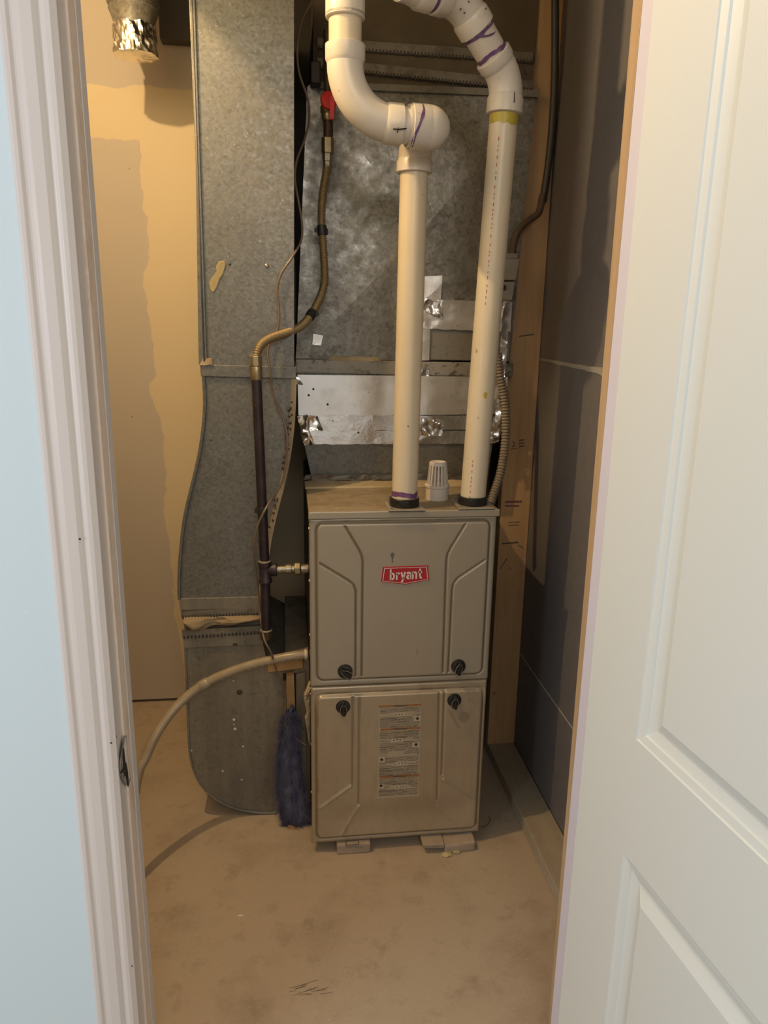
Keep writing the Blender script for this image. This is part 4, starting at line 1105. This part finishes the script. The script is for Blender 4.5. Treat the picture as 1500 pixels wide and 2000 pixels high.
# ================================================================= GAS LINE
GY = 1.785
gl = thing('gas_line', P(520, 1245, GY), 'dark iron gas pipe with corrugated flexible tube and red shutoff lever', 'gas pipe')
gy1 = 1.985
MB().tube([P(640, 60, gy1), P(641, 205, gy1)], .0105, 14).build('supply_nipple', M_rust, gl)
vb = P(640, 218, gy1)
vv = MB().lathe(vb-Vector((0, 0, .020)), [(.012, 0), (.0145, .004), (.0145, .014), (.018, .018), (.018, .030), (.0145, .034), (.012, .042)], seg=16).build('shutoff_valve', M_brass, gl)
mb = MB()
mb.lathe(P(641, 197, gy1-.022), [(.019, 0), (.021, .004), (.019, .010), (.006, .011)], axis=(.25, -1, 0), seg=24)
a = P(650, 190, gy1-.034); b = P(646, 233, gy1-.030)
mb.hexa([b+Vector((-.004, 0, 0)), b+Vector((.008, 0, 0)), b+Vector((.008, .012, 0)), b+Vector((-.004, .012, 0)),
         a+Vector((-.005, 0, .004)), a+Vector((.006, 0, .004)), a+Vector((.006, .012, .004)), a+Vector((-.005, .012, .004))])
mb.build('lever', M_red, vv, bevel=.0012)
MB().tube([P(641, 232, gy1), P(641, 274, gy1)], .0115, 16).build('iron_nipple', M_rust, gl)
MB().lathe(P(640, 300, gy1), [(.0145, 0), (.0155, .002), (.0155, .034), (.0135, .037)], seg=6).build('brass_nut', M_brass, gl, bevel=.001)
MB().lathe(P(639, 326, gy1), [(.0095, 0), (.0095, .012), (.0115, .013), (.0115, .034), (.010, .036)], seg=6).build('hex_fitting', M_nickel, gl)
fx = [(639, 324, 1.985), (635, 350, 1.982), (630, 380, 1.980), (628, 420, 1.978), (629, 450, 1.976), (632, 490, 1.972), (634, 530, 1.965), (633, 555, 1.958), (626, 580, 1.945), (614, 604, 1.925), (600, 625, 1.900), (583, 640, 1.875), (558, 650, 1.845), (530, 660, 1.815), (513, 670, 1.800), (504, 684, 1.788), (501, 700, GY)]
path = resample(catmull([P(*q) for q in fx], 10), .00115)
rad = [.0092+.0013*math.cos(2*math.pi*i*.00115/.0046) for i in range(len(path))]
MB().tube(path, rad, 14).build('corrugated_tube', M_csst, gl, sharp=False)
def near(px, py): return min(path, key=lambda p: (p-P(px, py, p.y)).length)
def wrap(px, py, flags):
    c = near(px, py); i = path.index(c); d = (path[min(i+4, len(path)-1)]-path[max(i-4, 0)]).normalized()
    mb = MB(); mb.lathe(c-d*.011, [(.0118, 0), (.0122, .003), (.0122, .019), (.0118, .022)], axis=d, seg=14)
    for (dx, dz, s) in flags:
        q = c+Vector((0, -.006, 0))
        mb.hexa([q+Vector((0, 0, -.011)), q+Vector((dx, .004, dz-s)), q+Vector((dx, .006, dz-s)), q+Vector((0, .003, -.011)),
                 q+Vector((0, 0, .011)), q+Vector((dx, .004, dz+s)), q+Vector((dx, .006, dz+s)), q+Vector((0, .003, .011))])
    mb.build('tape_wrap', M_tape, gl)
wrap(628, 450, [(-.019, .0, .004), (.015, -.003, .007)])
wrap(608, 615, [(.020, .002, .003)])
# coupling, iron drop, tee, drip leg, union
i0, i1 = P(501, 742, GY), P(517, 1098, GY)
dn = (i1-i0).normalized()
MB().lathe(P(500, 716, GY), [(.0135, 0), (.0155, .002), (.0155, .024), (.012, .027)], seg=8).build('brass_coupling', M_brass, gl, bevel=.001)
MB().lathe(P(501, 742, GY), [(.0125, 0), (.0140, .003), (.0140, .028), (.0125, .032)], seg=20).build('brass_coupling', M_brass, gl)
MB().tube([i0, i1], .0118, 20).build('iron_pipe', M_iron, gl)
te = P(518, 1113, GY)
mb = MB()
mb.lathe(P(517, 1097, GY)+Vector((0, 0, .002)), [(.0145, 0), (.0165, .002), (.0165, .012), (.0145, .014), (.0145, .045), (.0165, .048), (.0165, .056), (.0140, .058)], axis=dn, seg=20)
mb.lathe(te, [(.0135, .0), (.0145, .014), (.0165, .018), (.0165, .027), (.0145, .029)], axis=(1, 0, 0), seg=20)
mb.build('tee_fitting', M_iron, gl)
l0 = P(518, 1136, GY); l1 = P(520, 1232, GY)
MB().tube([l0, l1], .0122, 20).build('drip_leg', M_iron, gl)
MB().lathe(P(520, 1250, GY), [(.010, 0), (.0155, .004), (.0160, .022), (.0155, .027), (.012, .028)], seg=8).build('drip_cap', M_rust, gl, bevel=.0015)
MB().lathe(P(520, 1231, GY)-Vector((0, 0, .001)), [(.0135, 0), (.0155, .001), (.0155, .003), (.0125, .004)], seg=20).build('sealant_ring', M_plate, gl)
MB().lathe(P(517, 1098, GY)+Vector((0, 0, .001)), [(.0135, 0), (.0160, .001), (.0160, .003), (.0125, .004)], seg=20).build('sealant_ring', M_plate, gl)
MB().tube([te+Vector((.027, 0, 0)), Vector((FX0-.004, te.y, te.z+.002))], .0095, 16).build('side_nipple', M_nickel, gl)
MB().lathe(te+Vector((.050, 0, .001)), [(.010, 0), (.0128, .001), (.0128, .014), (.010, .015)], axis=(1, 0, 0), seg=16).build('union_collar', M_nickel, gl)
MB().lathe(te+Vector((.072, 0, .001)), [(.014, 0), (.0185, .001), (.0185, .014), (.014, .016)], axis=(1, 0, 0), seg=8).build('union_nut', M_brass, gl, bevel=.001)
MB().lathe(te+Vector((.090, 0, .001)), [(.0118, 0), (.0118, .018)], axis=(1, 0, 0), seg=14).build('inlet_fitting', M_nickel, gl)
tw = i0 + dn*((i1-i0).length*.70)
mb = MB().lathe(tw-dn*.009, [(.0122, 0), (.0128, .002), (.0128, .016), (.0122, .018)], axis=dn, seg=16)
mb.hexa([tw+Vector((-.020, -.002, -.006)), tw+Vector((-.008, -.004, -.010)), tw+Vector((-.008, .004, -.010)), tw+Vector((-.020, .001, -.006)),
         tw+Vector((-.017, -.002, .006)), tw+Vector((-.008, -.004, .010)), tw+Vector((-.008, .004, .010)), tw+Vector((-.017, .001, .006))])
mb.build('tape_wrap', M_tape, gl)

# ---------------------------------------------------------------- thin brown control cable
wp = [(622, -40, 1.95), (610, 0, 1.945), (590, 40, 1.94), (581, 90, 1.935), (584, 140, 1.94), (600, 190, 1.95), (604, 230, 1.95), (595, 272, 1.93), (580, 312, 1.90), (576, 350, 1.88), (584, 398, 1.885), (590, 440, 1.89), (588, 470, 1.88), (572, 500, 1.845), (549, 535, 1.838), (541, 570, 1.838), (545, 605, 1.838), (543, 640, 1.838), (530, 662, 1.840), (523, 690, 1.838), (529, 730, 1.832), (531, 760, 1.838), (545, 800, 1.838), (557, 830, 1.834), (561, 868, 1.832), (554, 930, 1.832), (541, 960, 1.825), (521, 990, 1.764), (503, 1028, 1.762), (496, 1070, 1.775), (499, 1110, 1.80), (505, 1160, 1.82), (509, 1205, 1.815), (516, 1248, 1.755), (530, 1276, 1.750), (540, 1310, 1.79), (553, 1340, 1.80), (558, 1365, 1.80), (556, 1400, 1.795), (560, 1420, 1.793), (576, 1440, 1.792), (598, 1456, 1.79)]
cable = MB().tube(resample(catmull([P(*q) for q in wp], 8), .006), .0026, 8).build('control_cable', M_wire, origin=P(*wp[-1]))
tag(cable, 'thin brown control cable winding down past the gas pipe into the furnace', 'cable')
# ---------------------------------------------------------------- vinyl drain hose
HE = P(594, 1278, 1.765); HE.x = FX0-.003
hq = [HE] + [P(*q) for q in ((560, 1283, 1.767), (500, 1296, 1.775), (450, 1312, 1.778), (402, 1334, 1.775), (362, 1363, 1.762), (328, 1400, 1.735), (302, 1440, 1.705), (284, 1480, 1.68), (268, 1520, 1.655))] + [Vector((-.40, 1.60, .10)), Vector((-.44, 1.56, .025)), Vector((-.52, 1.53, .013)), Vector((-.62, 1.52, .013))]
hpath = resample(catmull(hq, 10), .006)
hose = thing('drain_hose', (-.52, 1.53, 0), 'cloudy plastic drain hose arching from the furnace side down to the floor', 'hose')
MB().tube(hpath, .0118, 16).build('tube', M_hose, hose)
k = min(range(len(hpath)), key=lambda i: (hpath[i]-P(398, 1336, hpath[i].y)).length)
dh = (hpath[k+2]-hpath[k-2]).normalized()
MB().lathe(hpath[k]-dh*.012, [(.0122, 0), (.0134, .002), (.0134, .024), (.0122, .026)], axis=dh, seg=18).build('splice_ring', M_hose, hose)
MB().lathe(HE+Vector((-.003, 0, 0)), [(.0128, 0), (.0135, .003), (.0135, .006)], axis=(-1, 0, -.05), seg=16).build('end_ring', M_pvc_yellow, hose)
mb = MB()
for i in range(6, len(hpath)-14):
    if i % 3 == 2: continue
    p = hpath[i]; d = (hpath[i+1]-hpath[i-1]).normalized(); side = Vector((0, -1, 0)).cross(d).normalized()
    if side.z > 0: side = -side
    o_ = (side*.40+Vector((0, -.92, 0))).normalized()*.0121
    w = side*.0009
    mb.quad(p+o_-w-d*.0017, p+o_-w+d*.0017, p+o_+w+d*.0017, p+o_+w-d*.0017)
mb.build('printed_line', M_ink, hose, kind='stuff')

# ---------------------------------------------------------------- right side: ribbed conduit, switch box, dark conduit
rpth = resample(catmull([P(*q) for q in ((972, 690, 2.0), (977, 735, 1.995), (985, 775, 1.99), (988, 820, 1.985), (986, 870, 1.975), (977, 925, 1.955), (964, 965, 1.935), (958, 985, 1.92))], 10), .0012)
rad = [.0112+.0016*math.cos(2*math.pi*i*.0012/.0085) for i in range(len(rpth))]
cond = MB().tube(rpth, rad, 16).build('ribbed_conduit', M_rib, origin=rpth[-1], sharp=False)
tag(cond, 'grey ribbed flexible conduit running down behind the right pipe to the furnace', 'conduit')
sb = thing('switch_box', P(1000, 585, 2.0), 'dusty metal electrical box on the wood stud behind the right pipe', 'electrical box')
q0, q1 = P(978, 547, 2.0), P(1017, 505, 2.0)
MB().hexa([(q0.x, 2.0, q0.z), (q1.x-.008, 2.0, q0.z), (q1.x-.008, 2.07, q0.z), (q0.x, 2.07, q0.z), (q0.x, 2.0, q1.z), (q1.x, 2.0, q1.z), (q1.x, 2.07, q1.z), (q0.x, 2.07, q1.z)]).build('box_body', M_box, sb, bevel=.003)
MB().box(q0.x, q1.x-.004, 2.012, 2.07, q1.z, q1.z+.014).build('box_lid', M_box, sb, bevel=.002)
q0, q1 = P(975, 586, 2.0), P(1008, 550, 2.0)
lo = MB().hexa([(q0.x, 2.005, q0.z), (q1.x-.006, 2.005, q0.z), (q1.x-.006, 2.07, q0.z), (q0.x, 2.07, q0.z), (q0.x, 2.005, q1.z), (q1.x, 2.005, q1.z), (q1.x, 2.07, q1.z), (q0.x, 2.07, q1.z)]).build('switch_plate', M_box, sb, bevel=.002)
c = P(985, 562, 2.003)
MB().box(c.x-.004, c.x+.004, 2.0, 2.006, c.z-.006, c.z+.006).build('toggle', M_black, sb)
MB().tube(catmull([P(1001, 496, 2.03), P(1003, 478, 2.03), P(1012, 452, 2.03), P(1030, 432, 2.04), P(1052, 415, 2.05), P(1060, 380, 2.055)], 8), .009, 10).build('armoured_cable', M_dark_wood, sb)
dc = MB().tube(catmull([P(1060, 395, 2.062), P(1070, 330, 2.060), P(1079, 240, 2.055), P(1084, 120, 2.04), P(1084, -90, 2.03)], 8), .0095, 14).build('dark_conduit', mat('grey_metal_conduit', (.06, .054, .05), .5, .3), origin=P(1060, 395, 2.062))
tag(dc, 'dark thin vertical conduit in the upper right corner beside the grey wallboard', 'conduit')

# ================================================================= FLOOR LEVEL THINGS
# blue fibre filter leaning in the rack slot
fl = thing('air_filter', (.015, 1.81, 0), 'fuzzy blue fibre air filter in a cardboard frame, left of the furnace', 'air filter')
lft = [(557, 1386), (551, 1405), (545, 1440), (540, 1490), (541, 1540), (547, 1590), (557, 1612), (568, 1628)]
rgt = [(579, 1386), (583, 1405), (585, 1440), (588, 1490), (595, 1540), (602, 1585), (603, 1610), (599, 1623)]
def edge_at(pts, v):
    f = v*(len(pts)-1); i = min(int(f), len(pts)-2); t = f-i
    return pts[i][0]*(1-t)+pts[i+1][0]*t, pts[i][1]*(1-t)+pts[i+1][1]*t
FYF = 1.800
def fsurf(u, v, lift=0.0):
    a, b = edge_at(lft, v), edge_at(rgt, v)
    x, y = a[0]*(1-u)+b[0]*u, a[1]*(1-u)+b[1]*u
    p = P(x, y, FYF)
    th = .010*math.sin(math.pi*u)**.6 + .010*mnoise.noise(p*30)+.004*mnoise.noise(p*110)
    return p + Vector((.003*mnoise.noise(p*60), -th-lift, 0))
mb = MB().grid(fsurf, 20, 60); fm = mb.build('fibre_mat', M_fibre, fl, sharp=False); solidify(fm, -.02)
mb = MB()
for i in range(2600):
    u, v = (random.uniform(0, 1) if i % 2 else random.choice((random.uniform(0, .12), random.uniform(.9, 1)))), random.uniform(.02, .97)
    p = fsurf(u, v, .001)
    d = Vector((random.uniform(-.5, .5)+(u-.5)*.8, random.uniform(-.7, .1), random.uniform(-1, -.2))).normalized()
    l = random.uniform(.008, .026)
    mb.tube([p, p+d*l*.5+Vector((0, -.001, 0)), p+d*l], [.0005, .0004, .0002], 3, caps=False)
mb.build('loose_fibre', M_fibre, fl, kind='stuff')
MB().prism([XZ(559, 1322, 1.815), XZ(574, 1319, 1.815), XZ(577, 1390, 1.815), XZ(560, 1392, 1.815)], 1.815, 1.846).build('cardboard_frame', M_card, fl, bevel=.001)
MB().hexa([P(563, 1636, 1.778), P(582, 1637, 1.770), P(586, 1630, 1.80), P(566, 1628, 1.80), P(563, 1612, 1.778), P(584, 1622, 1.770), P(588, 1612, 1.80), P(566, 1606, 1.80)]).build('cardboard_frame', M_card, fl)
# blocks under the furnace
def zfl(px, py, z=0.0):
    r = ray(px, py); t = (z-CAM_H)/r[2]; return Vector((r[0]*t, r[1]*t, z))
bL = thing('support_block', (.155, 1.70, 0), 'pale printed block under the left front of the furnace', 'block')
MB().box(.112, .200, 1.662, 1.76, 0, .0295).build('block_body', M_brick, bL, bevel=.004)
mb = MB()
q = [P(676, 1643, 1.6612), P(700, 1641.5, 1.6612), P(700, 1649, 1.6612), P(676, 1651, 1.6612)]
for a, b in zip(q, q[1:]+q[:1]): mb.tube([a, b], .0009, 4)
for i in range(9):
    a = P(675+i*4, 1656-random.uniform(0, 3), 1.6612); mb.tube([a, a+Vector((.003, 0, .001))], .0008, 4)
mb.build('printed_mark', M_ink, bL)
bR = thing('support_block', (.43, 1.67, 0), 'dusty masonry block under the right front corner of the furnace', 'block')
mb = MB()
mb.hexa([(.392, 1.632, 0), (.474, 1.640, 0), (.476, 1.76, 0), (.392, 1.755, 0), (.392, 1.634, .0255), (.476, 1.640, .0275), (.476, 1.76, .0275), (.392, 1.755, .0255)])
mb.build('block_body', M_brick, bR, bevel=.005)
sh = MB().hexa([(.338, 1.646, .014), (.392, 1.640, .0145), (.392, 1.75, .0145), (.338, 1.75, .014), (.333, 1.640, .0285), (.466, 1.630, .0305), (.466, 1.76, .0305), (.333, 1.755, .0285)][:4] + [(.333, 1.640, .0287), (.391, 1.637, .0292), (.391, 1.76, .0292), (.333, 1.755, .0287)]).build('shim', M_brick, origin=(.36, 1.69, .014), bevel=.002)
tag(sh, 'thin grey shim slab leaning against the right block under the furnace', 'shim')
def crumb(name, pos, s, label, cat, m, seed, group=None):
    mb = MB(); bmesh.ops.create_icosphere(mb.bm, subdivisions=2, radius=1)
    for v in mb.bm.verts:
        n = 1+.35*mnoise.noise(v.co*1.6+Vector((seed, 0, 0)))
        v.co = Vector((v.co.x*s[0]*n, v.co.y*s[1]*n, max(0, (v.co.z+.75)*s[2]*n*.6)))+Vector(pos)
    o = mb.build(name, m, origin=pos, sharp=False); tag(o, label, cat, group)
crumb('foam_crumb', zfl(872, 1671), (.014, .009, .008), 'flat yellow foam crumb on the floor before the right block, farther left', 'debris', M_foam, 1)
crumb('foam_crumb', zfl(890, 1665), (.010, .009, .010), 'rounder yellow foam crumb touching the face of the right block', 'debris', M_foam, 7)
crumb('paint_chip', zfl(470, 1789), (.008, .003, .003), 'small white paint chip on bare concrete left of the centre', 'debris', M_chalk, 3)
wl = MB().tube(catmull([zfl(930, 1617)+Vector((0, 0, .003)), zfl(945, 1617)+Vector((0, 0, .003)), zfl(953, 1611)+Vector((0, 0, .003)), zfl(957, 1603)+Vector((0, 0, .003)), zfl(955, 1597)+Vector((0, 0, .003))], 6), .0014, 6).build('wire_scrap', M_wire, origin=zfl(945, 1615))
tag(wl, 'thin curled wire scrap on the floor right of the furnace corner', 'wire')
